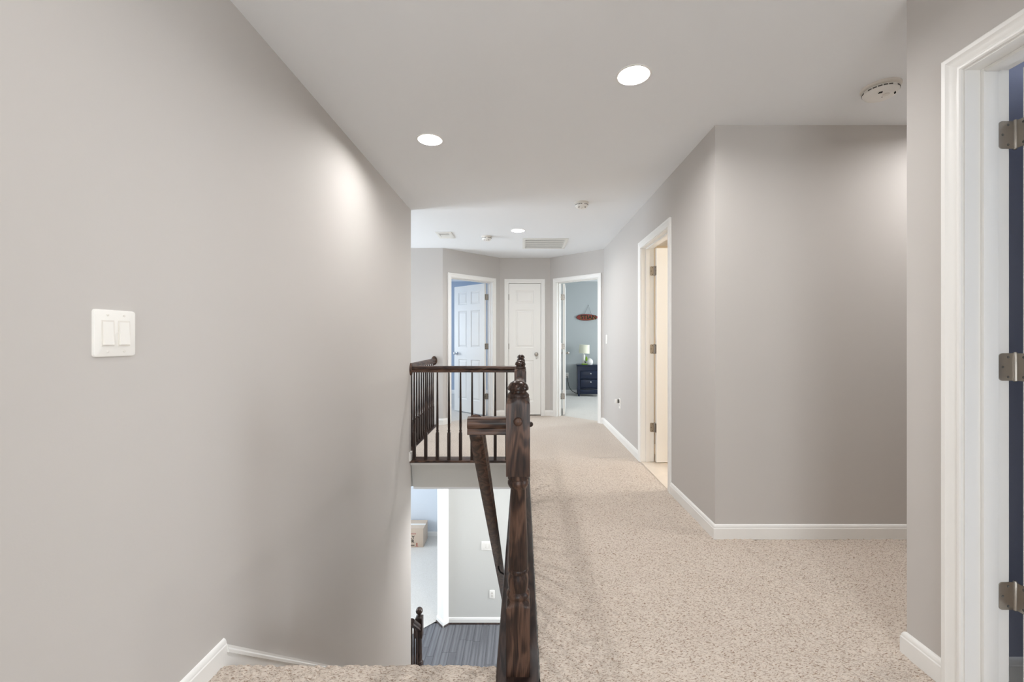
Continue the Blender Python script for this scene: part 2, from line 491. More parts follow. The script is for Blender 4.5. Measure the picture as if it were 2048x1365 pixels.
# ------------------------------------------------------------------ ceiling with holes for the recessed lights
LIGHTS = [(0.531, 2.056, WARM, 1), (-0.585, 2.717, WARM, 1), (-0.052, 4.977, NEUTRAL, 1),
          (2.55, 2.07, WARM, 0), (-0.45, 0.35, WARM, 0), (0.75, -1.2, WARM, 0), (2.1, 3.55, BATH, 0)]  # lamps behind the camera and in the bathroom are unseen, added for brightness
HR = 0.082
mb = MB()
hx = 0.12
xs = sorted({-4.5, 5.2} | {round(v, 4) for l_ in LIGHTS for v in (l_[0] - hx, l_[0] + hx)})
ys = sorted({-3.2, 9.6} | {round(v, 4) for l_ in LIGHTS for v in (l_[1] - hx, l_[1] + hx)})
for i in range(len(xs) - 1):
    for j in range(len(ys) - 1):
        cx, cy = (xs[i] + xs[i + 1]) / 2, (ys[j] + ys[j + 1]) / 2
        if any(abs(cx - l_[0]) < hx and abs(cy - l_[1]) < hx for l_ in LIGHTS): continue
        mb.quad((xs[i], ys[j], ZC), (xs[i], ys[j + 1], ZC), (xs[i + 1], ys[j + 1], ZC), (xs[i + 1], ys[j], ZC))
for l_ in LIGHTS:
    n = 48; ri, ro = [], []
    for k in range(n):
        a = 2 * PI * k / n; c, s_ = math.cos(a), math.sin(a); q = hx / max(abs(c), abs(s_))
        ri.append((l_[0] + HR * c, l_[1] + HR * s_, ZC)); ro.append((l_[0] + q * c, l_[1] + q * s_, ZC))
    for k in range(n):
        j = (k + 1) % n; mb.quad(ri[k], ri[j], ro[j], ro[k])
mb.box(-4.5, 5.2, -3.2, 9.6, ZC + 0.2, ZC + 0.25)
tag(mb.build('ceiling', M['ceil'], normals=False), 'flat pale ceiling with recessed lights', 'ceiling', None, 'structure')
mb = MB()
mb.box(-4.3, -1.02, 5.93, 8.7, ZLC - 0.02, ZLC)
mb.box(-1.09, 3.0, 4.30, 5.93, ZLC - 0.02, ZLC)
mb.box(-0.03, 3.0, 1.0, 4.30, ZLC - 0.02, ZLC)
tag(mb.build('ceiling_lower', M['ceil']), 'downstairs ceiling', 'ceiling', None, 'structure')

# ------------------------------------------------------------------ floors
NL, NR = -0.094, 0.057       # hall nosing board edges
YN = 1.565                   # top stair nosing


def fft_noise(nx, ny, step, la, lb, ang):
    """white noise smoothed by a rotated gaussian with correlation lengths la, lb (metres)"""
    wn_ = np.random.randn(ny, nx)
    fx = np.fft.fftfreq(nx, step)[None, :] * 2 * PI; fy = np.fft.fftfreq(ny, step)[:, None] * 2 * PI
    c, s_ = math.cos(ang), math.sin(ang)
    u = fx * c + fy * s_; v = -fx * s_ + fy * c
    h = np.real(np.fft.ifft2(np.fft.fft2(wn_) * np.exp(-0.5 * ((u * la) ** 2 + (v * lb) ** 2))))
    return h / h.std()


def carpet_grid(x0, x1, y0, y1, step, amp, mask, roll=None):
    nx = int(round((x1 - x0) / step)) + 1; ny = int(round((y1 - y0) / step)) + 1
    X, Y = np.meshgrid(np.linspace(x0, x1, nx), np.linspace(y0, y1, ny))
    h = fft_noise(nx, ny, step, 0.0075, 0.0022, math.radians(-36))
    h2 = fft_noise(nx, ny, step, 0.05, 0.05, 0)
    hh = np.clip(h, -2.2, 1.3)
    Z = amp * hh * np.clip((4.5 - Y) / 1.8, 0.1, 1) + 0.0012 * h2
    X = X + np.random.uniform(-0.3, 0.3, X.shape) * step; Y = Y + np.random.uniform(-0.3, 0.3, X.shape) * step
    if roll: X, Y, Z = roll(X, Y, Z)
    keep = mask(X, Y)
    idx = np.arange(nx * ny).reshape(ny, nx)
    q = np.stack([idx[:-1, :-1], idx[:-1, 1:], idx[1:, 1:], idx[1:, :-1]], -1)
    kc = keep[:-1, :-1] & keep[:-1, 1:] & keep[1:, 1:] & keep[1:, :-1]
    q = q[kc]
    return np.stack([X, Y, Z], -1).reshape(-1, 3), q.reshape(-1, 4)


def np_mesh(name, V, Q, m, extra=None):
    me = bpy.data.meshes.new(name)
    V = np.asarray(V, dtype=np.float32); Q = np.asarray(Q, dtype=np.int32)
    used = np.unique(Q); rm = np.full(len(V), -1, np.int32); rm[used] = np.arange(len(used)); V = V[used]; Q = rm[Q]
    me.vertices.add(len(V)); me.vertices.foreach_set('co', V.ravel())
    me.loops.add(Q.size); me.loops.foreach_set('vertex_index', Q.ravel())
    me.polygons.add(len(Q)); me.polygons.foreach_set('loop_start', np.arange(len(Q), dtype=np.int32) * 4)
    me.materials.append(m); me.update(calc_edges=True); me.validate()
    me.shade_smooth()
    return me


def in_hall(X, Y):
    a = (X > NR + 0.001) & (X < RWX + 0.02) | (X > RWX) & (Y < 2.55) & (Y > 1.585) | (X > RWX) & (X < NWX + 0.02) & (Y < 1.61)
    return a


V1, Q1 = carpet_grid(NR, 2.5, 1.35, 4.28, 0.0042, 0.0030, in_hall)
# a low frayed edge where the carpet meets the nosing


def roll(X, Y, Z):
    """carpet wrapped over the top stair nosing: distance past the edge becomes a drop"""
    s_ = Y - (YN - 0.03); r = 0.03
    a = np.clip(s_ / r, 0, PI / 2)
    Yn = np.where(s_ > 0, (YN - 0.03) + (r + Z) * np.sin(a), Y)
    Zn = np.where(s_ > 0, -r + (r + Z) * np.cos(a) - np.clip(s_ - r * PI / 2, 0, None), Z)
    return X, Yn, Zn


V2, Q2 = carpet_grid(LWX + 0.002, NL + 0.004, 1.2, 1.72, 0.0042, 0.0030, lambda X, Y: X > -9, roll)
V = np.concatenate([V1, V2]); Q = np.concatenate([Q1, Q2 + len(V1)])
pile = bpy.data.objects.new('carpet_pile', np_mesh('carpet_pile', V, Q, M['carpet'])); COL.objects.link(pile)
pile['kind'] = 'stuff'
mb = MB()


def fq(x0, x1, y0, y1, z=0.0):
    mb.quad((x0, y0, z), (x1, y0, z), (x1, y1, z), (x0, y1, z))


fq(LWX, NWX + 0.12, -3.0, 1.2); fq(NR, NWX + 0.12, 1.2, 1.352)
fq(2.49, 3.7, 1.6, 2.55)
fq(-1.165, RWX, 4.28, 5.93)
mb.quad((-1.10, 5.93, 0), (RWX, 5.93, 0), (1.23, 6.08, 0), (0.5, 6.75, 0), (-0.42, 6.75, 0), (-1.18, 6.02, 0))
fq(NL, NR, -0.2, 1.35, -0.0005)
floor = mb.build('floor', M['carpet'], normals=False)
tag(floor, 'beige carpet of the upstairs hall', 'carpet floor', None, 'structure')
pile.parent = floor
# slab edges below the hall floor and landing
mb = MB()
mb.box(NR - 0.03, 5.2, 1.0, 9.5, ZLC, -0.012)
mb.box(-1.30, NR, 4.32, 9.5, ZLC, -0.012)
mb.box(-1.34, 5.2, -3.1, 1.50, ZLC, -0.012)
mb.box(-4.4, -1.30, 5.95, 9.5, ZLC, -0.012)
tag(mb.build('floor_slab', M['lower']), 'upstairs floor structure', 'floor', None, 'structure')
# bulkhead under the landing: sloped drywall face
mb = MB()
mb.rings([[(LWX, 4.205, -0.045), (LWX, 4.33, -0.045), (LWX, 4.33, ZLC), (LWX, 4.30, ZLC)],
          [(0.05, 4.205, -0.045), (0.05, 4.33, -0.045), (0.05, 4.33, ZLC), (0.05, 4.30, ZLC)]])
tag(mb.build('wall_bulkhead', M['lower']), 'sloped drywall bulkhead under the landing railing', 'wall', None, 'structure')
# bedroom floors
for nm, a, b, c, d_, lab in (('floor_left_bedroom', -4.3, -0.40, 5.95, 9.35, 'pale carpet of the left bedroom'),
                             ('floor_right_bedroom', 0.45, 4.3, 5.95, 9.35, 'pale carpet of the right bedroom'),
                             ('floor_near_bedroom', 1.545, 5.0, -2.6, 1.475, 'carpet of the nearest bedroom')):
    mb = MB(); fq(a, b, c, d_, -0.003)
    tag(mb.build(nm, M['carpet2'], normals=False), lab, 'carpet floor', None, 'structure')
# bathroom tiles and marble threshold
mb = MB(); mb.box(1.251, 3.7, 2.652, 5.9, -0.02, -0.004)
bathf = tag(mb.build('floor_bath', M['grout']), 'beige tile floor of the bathroom', 'tile floor', None, 'structure')
tm = None
for i in range(5):
    for j in range(6):
        x0, y0 = 1.36 + i * 0.305, 3.0 + j * 0.305
        if tm is None:
            mb = MB(); mb.cbox(0, 0.3, 0, 0.3, -0.006, 0.003, 0.002); tm = mb.build('tile', M['tile'], bathf); tm.location = (x0, y0, 0)
        else: link_copy(tm, bathf, (x0, y0, 0))
mb = MB(); mb.cbox(RWX - 0.005, 1.36, 3.345, 4.108, -0.01, 0.008, 0.003)
tag(mb.build('door_threshold', M['marble'], smooth=30), 'polished cream marble threshold in the bathroom doorway', 'threshold')
# lower floor: planks and carpet
mb = MB(); mb.box(-4.3, 3.0, 1.0, 6.1, ZL - 0.05, ZL - 0.006)
lowf = tag(mb.build('floor_lower', M['dark']), 'dark gray plank floor downstairs', 'wood floor', None, 'structure')
pw = 0.092; random.seed(3)
pm = {}
for i in range(21):
    x0 = -1.56 + i * pw; y = 4.3 - random.random() * 0.8
    while y < 5.93:
        Ln = random.choice((0.7, 0.95, 1.2)); a, b = max(y, 4.3), min(y + Ln, 5.93)
        if b - a > 0.05:
            key = round(b - a, 1)
            mb = MB(); mb.cbox(0, pw - 0.0015, 0, b - a - 0.0015, -0.008, 0, 0.001)
            p = mb.build('plank', M['plank'], lowf); p.location = (x0, a, ZL)
        y += Ln
mb = MB()
mb.quad((-1.185, 5.975, ZL + 0.008), (-1.02, 6.05, ZL + 0.008), (-0.6, 6.05, ZL + 0.008), (-0.6, 8.56, ZL + 0.008), (-4.3, 8.56, ZL + 0.008), (-4.3, 4.2, ZL + 0.008), (-2.96, 4.2, ZL + 0.008))
tag(mb.build('floor_living', M['carpet2'], normals=False), 'cream carpet of the downstairs living room', 'carpet floor', None, 'structure')

# ------------------------------------------------------------------ baseboards
BB = [(0, 0), (0.014, 0), (0.014, 0.062), (0.0115, 0.066), (0.0115, 0.070), (0.009, 0.078), (0.005, 0.083), (0, 0.085)]


def baseboard(name, pts, z, label, m=None):
    """baseboard along a chain of floor points, the room on the right hand of the direction"""
    pts = [Vector(p) for p in pts]; mb = MB(); dirs = [(pts[i + 1] - pts[i]).normalized() for i in range(len(pts) - 1)]
    for i, d in enumerate(dirs):
        out = Vector((d.y, -d.x))
        n0 = d if i == 0 else (d + dirs[i - 1]); n1 = d if i == len(dirs) - 1 else (d + dirs[i + 1])
        mb.bar(BB, (pts[i].x, pts[i].y, z), (pts[i + 1].x, pts[i + 1].y, z), (out.x, out.y, 0), (0, 0, 1), (n0.x, n0.y, 0), (n1.x, n1.y, 0))
    return tag(mb.build(name, m or M['trim'], smooth=30), label, 'baseboard', None, 'structure')


CW = 0.065          # casing outer edge to clear opening
dl = (Vector(LB) - Vector(LA)).normalized(); dr = (Vector(RA) - Vector(RB)).normalized()
pL0 = Vector(LA) + dl * (0.513 - 0.37 - CW); pL1 = Vector(LA) + dl * (0.513 + 0.37 + CW)
cR = RL - 0.4687
pR0 = Vector(RB) + dr * (cR - 0.3635 - CW); pR1 = Vector(RB) + dr * (cR + 0.3635 + CW)
baseboard('baseboard_left', [(LWX, -3.0), (LWX, YN + 0.003)], 0, 'white baseboard along the left wall ending at the stair top')
baseboard('baseboard_front', [(RWX, 3.7265 - 0.3835 - CW), (RWX, 2.537), (3.7, 2.537)], 0, 'white baseboard around the gray wall corner beside the passage')
baseboard('baseboard_right', [tuple(pR1), RA, (RWX, 3.7265 + 0.3835 + CW)], 0, 'white baseboard along the far right hall wall')
baseboard('baseboard_right_near', [(2.5, 1.60), (NWX, 1.60), (NWX, 1.39 + CW)], 0, 'short white baseboard wrapping the nearest wall corner')
baseboard('baseboard_foyer', [(-1.165, 5.93), LA, tuple(pL0)], 0, 'white baseboard by the left railing end and bedroom casing')
baseboard('baseboard_far_left', [tuple(pL1), LB, (0.035 - 0.248 - CW, 6.646)], 0, 'white baseboard between left bedroom doorway and closet')
baseboard('baseboard_far_right', [(0.035 + 0.248 + CW, 6.646), RB, tuple(pR0)], 0, 'white baseboard between closet and right bedroom doorway')
baseboard('baseboard_bedroom_far', [(0.45, 9.35), (4.3, 9.35)], 0, 'white baseboard behind the dark nightstand')
baseboard('baseboard_left_bedroom', [(-4.3, 9.35), (-0.4, 9.35)], 0, 'white baseboard in the pale blue bedroom')
baseboard('baseboard_near_room', [(1.545, 1.475), (5.0, 1.475)], 0, 'baseboard seen through the nearest door gap')
baseboard('baseboard_lower', [(-1.185, 5.985), (-1.08, 5.862), (-1.02, 5.93), (3.0, 5.93)], ZL, 'white baseboard along the downstairs wall')
baseboard('baseboard_living', [(-4.3, 8.56), (-0.6, 8.56)], ZL + 0.008, 'white baseboard beside the cardboard box downstairs')
baseboard('baseboard_wall_end', [(LWX, 4.125), (LWX, YE)], 0.004, 'small white baseboard end at the landing railing')
mb = MB()
shoe = [Vector(p) for p in ((-1.185, 5.985), (-1.08, 5.862), (-1.02, 5.93), (3.0, 5.93))]
for i_ in range(3):
    d_ = (shoe[i_ + 1] - shoe[i_]).normalized(); o_ = Vector((d_.y, -d_.x))
    a_, b_ = shoe[i_] + o_ * 0.014 - d_ * 0.006, shoe[i_ + 1] + o_ * 0.014 + d_ * 0.006
    mb.bar([(0, 0), (0.012, 0), (0.010, 0.009), (0.005, 0.015), (0, 0.017)], (a_.x, a_.y, ZL), (b_.x, b_.y, ZL), (o_.x, o_.y, 0), (0, 0, 1))
tag(mb.build('trim_12', M['dwood_y']), 'dark shoe molding under the downstairs baseboard', 'molding', None, 'structure')

# ------------------------------------------------------------------ door frames and doors
# casing profile: u from the inner edge outwards, v proud of the wall
CP = [(0, 0), (0, 0.008), (0.004, 0.011), (0.010, 0.011), (0.014, 0.008), (0.020, 0.009), (0.030, 0.013), (0.040, 0.0145), (0.044, 0.017), (0.056, 0.017), (0.060, 0.014), (0.060, 0)]


def door_frame(name, wid, thick, loc, rz, label, back=True):
    """local frame: x along the wall, y into the room, z up; origin at the sill centre on the hall face"""
    t = empty(name, loc, rz); tag(t, label, 'door frame', None, 'structure')
    h = wid / 2; r = 0.005
    for face, sgn in ((0.0, -1),) + (((thick, 1),) if back else ()):
        pr = [(u, v) for u, v in CP]
        a, b, c, d = (-h - r, face, 0), (-h - r, face, DH + r), (h + r, face, DH + r), (h + r, face, 0)
        m1, m2 = (-1, 0, 1), (1, 0, 1)
        MB().bar(pr, a, b, (-1, 0, 0), (0, sgn, 0), (0, 0, 1), (1, 0, 1)).build('casing', M['trim'], t, 25)
        MB().bar(pr, b, c, (0, 0, 1), (0, sgn, 0), (1, 0, 1), (1, 0, -1)).build('casing', M['trim'], t, 25)
        MB().bar(pr, c, d, (1, 0, 0), (0, sgn, 0), (-1, 0, 1), (0, 0, 1)).build('casing', M['trim'], t, 25)
    MB().box(-h - JT, -h, 0, thick, 0, DH + JT).build('jamb', M['trim'], t)
    MB().box(h, h + JT, 0, thick, 0, DH + JT).build('jamb', M['trim'], t)
    MB().box(-h, h, 0, thick, DH, DH + JT).build('jamb_head', M['trim'], t)
    return t


def add_stop(t, wid, y0, y1):
    h = wid / 2; s = 0.011
    MB().cbox(-h, -h + s, y0, y1, 0, DH, 0.002).build('stop', M['trim'], t, 30)
    MB().cbox(h - s, h, y0, y1, 0, DH, 0.002).build('stop', M['trim'], t, 30)
    MB().cbox(-h + s, h - s, y0, y1, DH - s, DH, 0.002).build('stop', M['trim'], t, 30)


def slab_parts(t, w_, x0, y0, y1, two_cols, z0=0.014, z1=2.04):
    """panel door leaf from x0 to x0+w_, between y0 and y1"""
    st = 0.105 if two_cols else 0.105
    rows = [(0.215, 0.856), (1.05, 1.637), (1.737, 1.94)]
    if two_cols:
        mid = w_ / 2; cols = [(st, mid - 0.045), (mid + 0.045, w_ - st)]
    else: cols = [(st, w_ - st)]
    ops = [(a, b, c, d) for a, b in cols for c, d in rows]
    ts = sorted({0.0, w_} | {v for o in ops for v in o[:2]}); zs = sorted({z0, z1} | {v for o in ops for v in o[2:]})

    def is_open(i, j):
        if i < 0 or j < 0 or i >= len(ts) - 1 or j >= len(zs) - 1: return True
        tm_, zm = (ts[i] + ts[i + 1]) / 2, (zs[j] + zs[j + 1]) / 2
        return any(o[0] < tm_ < o[1] and o[2] < zm < o[3] for o in ops)
    mb = MB()
    P = lambda tt, k, z: (x0 + tt, y0 if k == 0 else y1, z)
    for i in range(len(ts) - 1):
        for j in range(len(zs) - 1):
            if is_open(i, j): continue
            a, b, c, e = ts[i], ts[i + 1], zs[j], zs[j + 1]
            mb.quad(P(a, 0, c), P(b, 0, c), P(b, 0, e), P(a, 0, e)); mb.quad(P(a, 1, c), P(a, 1, e), P(b, 1, e), P(b, 1, c))
            if is_open(i - 1, j): mb.quad(P(a, 0, c), P(a, 0, e), P(a, 1, e), P(a, 1, c))
            if is_open(i + 1, j): mb.quad(P(b, 0, c), P(b, 1, c), P(b, 1, e), P(b, 0, e))
            if is_open(i, j - 1): mb.quad(P(a, 0, c), P(a, 1, c), P(b, 1, c), P(b, 0, c))
            if is_open(i, j + 1): mb.quad(P(a, 0, e), P(b, 0, e), P(b, 1, e), P(a, 1, e))
    leaf = mb.build('leaf', M['door'], t, normals=False)
    for a, b, c, d in ops:
        mb = MB(); ym = (y0 + y1) / 2; hd = abs(y1 - y0) / 2
        for sg in (-1, 1):
            prof = [(0, hd), (0.012, hd - 0.0085), (0.022, hd - 0.0085), (0.038, hd - 0.002), ]
            rs = [[(x0 + a + i_, ym + sg * k, c + i_), (x0 + b - i_, ym + sg * k, c + i_), (x0 + b - i_, ym + sg * k, d - i_), (x0 + a + i_, ym + sg * k, d - i_)] for i_, k in prof]
            mb.rings(rs, False, True)
        mb.build('panel', M['door'], leaf)
    return leaf


def knob_parts(t, x, y0, y1, z, m, glass=False):
    for y, sg in ((y0, -1), (y1, 1)) if y0 < y1 else ((y0, 1), (y1, -1)):
        pr = [(0, 0.03), (0.004, 0.031), (0.008, 0.027), (0.010, 0.012), (0.028, 0.011), (0.033, 0.02), (0.042, 0.0275), (0.052, 0.027), (0.060, 0.019), (0.062, 0.0)]
        mb = MB(); mb.lathe([(sg * a, r) for a, r in pr], (x, y, z), 24, 'y')
        k = mb.build('knob', m, t, 40)


def hinge_parts(t, z, leaf_dir_door, leaf_dir_jamb, px, py, lw=0.032, hh=0.089):
    """hinge about the vertical axis through the door's local origin; the leaves lie along two local directions"""
    mb = MB()
    r = 0.0062; n = 5; kz = hh / n
    for i in range(n):
        mb.lathe([(z - hh / 2 + i * kz + 0.0006, r), (z - hh / 2 + (i + 1) * kz - 0.0006, r)], (0, 0, 0), 16)
    mb.lathe([(z - hh / 2 - 0.003, 0.004), (z - hh / 2, 0.0066), (z + hh / 2, 0.0066), (z + hh / 2 + 0.004, 0.0045)], (0, 0, 0), 12)
    hb = mb.build('hinge', M['nickel'], t, 35)
    for (o, d, nrm) in (leaf_dir_door, leaf_dir_jamb):
        o, d, nrm = Vector(o), Vector(d), Vector(nrm)
        mb = MB(); pts = []
        rc = 0.012; a_ = [(0, -hh / 2)] + [(lw - rc + rc * math.sin(k * PI / 8), -hh / 2 + rc - rc * math.cos(k * PI / 8)) for k in range(5)] + \
            [(lw - rc + rc * math.cos(k * PI / 8), hh / 2 - rc + rc * math.sin(k * PI / 8)) for k in range(5)] + [(0, hh / 2)]
        r0 = [tuple(o + d * u + Vector((0, 0, z + v))) for u, v in a_]
        r1 = [tuple(Vector(p) + nrm * 0.0022) for p in r0]
        mb.rings([r0, r1]); mb.build('hinge_leaf', M['nickel'], hb)
        for u, v in ((0.4, 0.032), (0.75, 0.0), (0.4, -0.032)):
            c = o + d * (u * lw) + Vector((0, 0, z + v)) + nrm * 0.0021
            ax = Vector((0, 0, 1)); sd = d
            rr = []
            for rad, h_ in ((0.0042, 0.0002), (0.0036, 0.0009), (0.001, 0.0003)):
                rr.append([tuple(c + sd * (rad * math.cos(q * PI / 5)) + ax * (rad * math.sin(q * PI / 5)) + nrm * h_) for q in range(10)])
            MB().rings(rr).build('screw', M['slot'], hb)


def door(name, frame_loc, rz, wid, thick, side, angle, label, two_cols=True, pin=0.007, knob=None, closed_front=False, hz=(0.30, 1.07, 1.83)):
    """leaf hung on a pin at the room side (or hall side for a closet door) of the jamb; side -1 left, +1 right"""
    h = wid / 2; T = 0.035
    s = side
    if closed_front:
        py = -0.006
        slab_y = (0.006 + 0.001, 0.006 + 0.001 + T)       # leaf lies behind the pin
        rot = 0.0
    else:
        py = thick + pin
        slab_y = (-pin - T, -pin)
        rot = (angle if s < 0 else -angle)
    pinx = s * (h - 0.0015)
    R = Matrix.Rotation(rz, 4, 'Z')
    wp = Vector(frame_loc) + R @ Vector((pinx, py, 0))
    t = empty(name, wp, rz + rot); tag(t, label, 'door', None, 'structure')
    x0 = 0.0015 if s < 0 else -(wid - 0.006) - 0.0015
    slab_parts(t, wid - 0.006, x0, slab_y[0], slab_y[1], two_cols)
    kx = -s * (wid - 0.006 - 0.065)
    knob_parts(t, kx, slab_y[0], slab_y[1], 0.95, knob or M['nickel'])
    inv = Matrix.Rotation(-rot, 3, 'Z')
    for z in hz:
        dx = -s * 0.0015
        if closed_front:
            mb = MB(); n = 5
            for i in range(n):
                mb.lathe([(z - 0.0445 + i * 0.0178 + 0.0006, 0.006), (z - 0.0445 + (i + 1) * 0.0178 - 0.0006, 0.006)], (0, 0, 0), 12)
            mb.build('hinge', M['nickel'], t, 35); continue
        lw_ = 0.032 + pin - 0.004
        ld = ((dx, -0.004, 0), (0, -1, 0), (s, 0, 0))
        jo = inv @ Vector((s * 0.0015, -0.004, 0)); jd = inv @ Vector((0, -1, 0)); jn = inv @ Vector((-s, 0, 0))
        hinge_parts(t, z, ld, (jo, jd, jn), 0, 0, lw_)
    return t


def rotd(d): return math.atan2(d[1], d[0])


WT = 0.115
# 1 nearest right doorway
fl = (NWX, 1.39 - 0.38, 0)
tf = door_frame('trim_1', 0.76, WT1, fl, -PI / 2, 'nearest white door casing and jamb at the right edge'); add_stop(tf, 0.76, 0.05, 0.098)
door('door_1', fl, -PI / 2, 0.76, WT1, -1, math.radians(90), 'nearest open white door with nickel hinges at the right edge', pin=0.021, hz=(0.345, 1.085, 1.835))
# 2 bathroom
fl = (RWX, 3.7265, 0)
tf = door_frame('trim_2', 0.767, WT, fl, -PI / 2, 'white casing of the bathroom doorway in the right hall wall'); add_stop(tf, 0.767, 0.04, 0.078)
door('door_2', fl, -PI / 2, 0.767, WT, -1, math.radians(93), 'white bathroom door standing open behind the right hall wall', pin=0.012, hz=(0.335, 1.085, 1.83))
# 3 right bedroom
c = Vector(RB) + dr * cR; fl = (c.x, c.y, 0); ang = rotd(dr)
tf = door_frame('trim_3', 0.727, WT, fl, ang, 'white casing of the right bedroom doorway with the nightstand'); add_stop(tf, 0.727, 0.04, 0.078)
door('door_3', fl, ang, 0.727, WT, -1, math.radians(126), 'right bedroom door seen edge-on, open past its frame', pin=0.012)
# 4 left bedroom
c = Vector(LA) + dl * 0.513; fl = (c.x, c.y, 0); ang = rotd(dl)
tf = door_frame('trim_4', 0.74, WT, fl, ang, 'white casing of the pale blue bedroom doorway'); add_stop(tf, 0.74, 0.04, 0.078)
door('door_4', fl, ang, 0.74, WT, 1, math.radians(86), 'open six-panel white door in the pale blue bedroom', pin=0.012, knob=M['chrome'])
# 5 closet
fl = (0.035, 6.646, 0)
tf = door_frame('trim_5', 0.496, WT, fl, 0, 'white casing around the narrow closet door', back=False); add_stop(tf, 0.496, 0.05, 0.07)
door('door_5', fl, 0, 0.496, WT, -1, 0, 'narrow closed three-panel closet door at the end of the hall', two_cols=False, closed_front=True)

# ------------------------------------------------------------------ windows
def window(name, c, axis, wid, hgt, label, face):
    """frame, rails and pane in a wall opening; axis is the wall's running axis"""
    t = empty(name, c, 0 if axis == 'x' else PI / 2); tag(t, label, 'window', None, 'structure')
    h, v = wid / 2, hgt / 2
    for (a, b, z0, z1) in ((-h, -h + 0.05, -v, v), (h - 0.05, h, -v, v), (-h + 0.05, h - 0.05, -v, -v + 0.05), (-h + 0.05, h - 0.05, v - 0.05, v)):
        MB().cbox(a, b, -0.035, 0.035, z0, z1, 0.003).build('window_frame', M['trim'], t)
    MB().cbox(-h + 0.05, h - 0.05, -0.025, 0.025, -0.025, 0.025, 0.003).build('meeting_rail', M['trim'], t)
    MB().cbox(-0.012, 0.012, -0.02, 0.02, -v + 0.05, -0.025, 0.002).build('muntin', M['trim'], t)
    MB().cbox(-0.012, 0.012, -0.02, 0.02, 0.025, v - 0.05, 0.002).build('muntin', M['trim'], t)
    MB().box(-h + 0.05, h - 0.05, -0.003, 0.003, -v + 0.05, v - 0.05).build('pane', M['glass'], t)
    return t


window('window_1', (-4.36, 5.05, 1.325), 'y', 1.4, 1.55, 'tall foyer window out of view to the left', 0)
window('window_2', (-4.36, 5.05, -1.35), 'y', 1.4, 1.5, 'lower foyer window out of view', 0)
window('window_3', (-4.36, 7.3, -1.35), 'y', 1.4, 1.5, 'downstairs living room window out of view', 0)
window('window_4', (-4.36, 7.9, 1.3), 'y', 1.4, 1.4, 'left bedroom window out of view', 0)
window('window_5', (4.36, 7.6, 1.3), 'y', 1.4, 1.4, 'right bedroom window out of view', 0)
window('window_6', (5.05, 0.625, 1.3), 'y', 1.4, 1.4, 'unseen nearest bedroom window placed to light the door gap', 0)
window('added_window_8', (3.05, 5.1, -1.35), 'y', 1.4, 1.5, 'added unseen downstairs side window lighting the stairwell', 0)  # added opening for the stairwell fill lamp
window('window_9', (3.75, 3.55, 1.5), 'y', 0.9, 1.0, 'bathroom window out of view', 0)
window('added_window_7', (0.15, -3.075, 1.3), 'x', 1.9, 1.6, 'added unseen window behind the camera lighting the hall', 0)  # added opening for the hall fill lamp

# ------------------------------------------------------------------ nosing boards and stair trim
def nose_profile(w0, w1, th):   # bull-nosed board between w0 and w1
    r = th / 2
    return [(w1, -th), (w1, 0)] + [(w0 + r - r * math.sin(k * PI / 6), -r + r * math.cos(k * PI / 6)) for k in range(7)]


mb = MB(); mb.bar(nose_profile(NL, NR, 0.026), (0, 1.46, 0.004), (0, 4.24, 0.004), (1, 0, 0), (0, 0, 1))
tag(mb.build('trim_6', M['dwood_y'], smooth=40), 'dark wood nosing board under the hall railing', 'nosing', None, 'structure')
mb = MB(); mb.bar(nose_profile(4.15, 4.30, 0.022), (-1.125, 0, 0.004), (NL, 0, 0.004), (0, 1, 0), (0, 0, 1))
tag(mb.build('trim_7', M['wood_x'], smooth=40), 'dark wood nosing board under the landing railing', 'nosing', None, 'structure')
mb = MB(); mb.box(LWX, -0.06, 4.185, 4.21, -0.048, -0.018)
tag(mb.build('trim_8', M['trim']), 'thin white strip under the landing nosing', 'molding', None, 'structure')
mb = MB(); mb.bar(nose_profile(-0.06, 0.06, 0.022), (-1.225, 4.2, 0.004), (-1.225, 5.93, 0.004), (-1, 0, 0), (0, 0, 1))
tag(mb.build('trim_9', M['dwood_y'], smooth=40), 'dark wood nosing board under the foyer railing', 'nosing', None, 'structure')
mb = MB(); mb.box(-1.34, -1.165, 4.2, 5.93, ZLC, -0.02)
tag(mb.build('trim_10', M['trim']), 'white fascia under the foyer railing', 'molding', None, 'structure')
# stair skirt on the left wall
SL = 0.85
mb = MB()
ya, yb = YN + 0.003, 4.2
za = 0.058
mb.rings([[(x, ya, za), (x, ya - 0.06, 0.02), (x, ya - 0.06, -0.4), (x, yb, za - SL * (yb - ya) - 0.34), (x, yb, za - SL * (yb - ya))] for x in (LWX + 0.001, LWX + 0.013)])
sk = mb.build('trim_11', M['trim']); tag(sk, 'white stair skirt descending along the left wall', 'stair skirt', None, 'structure')
dd = Vector((0, 1, -SL)).normalized(); up = Vector((0, SL, 1)).normalized()
MB().bar([(0, 0), (0.016, 0), (0.016, -0.008), (0.019, -0.013), (0.019, -0.022), (0, -0.022)], (LWX + 0.001, ya, za + 0.004), (LWX + 0.001, yb, za + 0.004 - SL * (yb - ya)), (1, 0, 0), up, (0, 1, 0), (0, 1, 0)).build('skirt_cap', M['trim'], sk, 30)
# stairs
st = empty('staircase', (-0.58, YN, ZL)); tag(st, 'carpeted straight stairs descending below the hall nosing', 'stairs', None, 'structure')
RZ, TR = 2.74 / 14, 0.23
for k in range(1, 14):
    z = -RZ * k - ZL; y0 = -0.03 + TR * (k - 1)
    mb = MB(); mb.cbox(-0.495, 0.505, y0, y0 + TR + 0.02, 0.001, z, 0.012)
    mb.build('step', M['carpet'], st, 30)

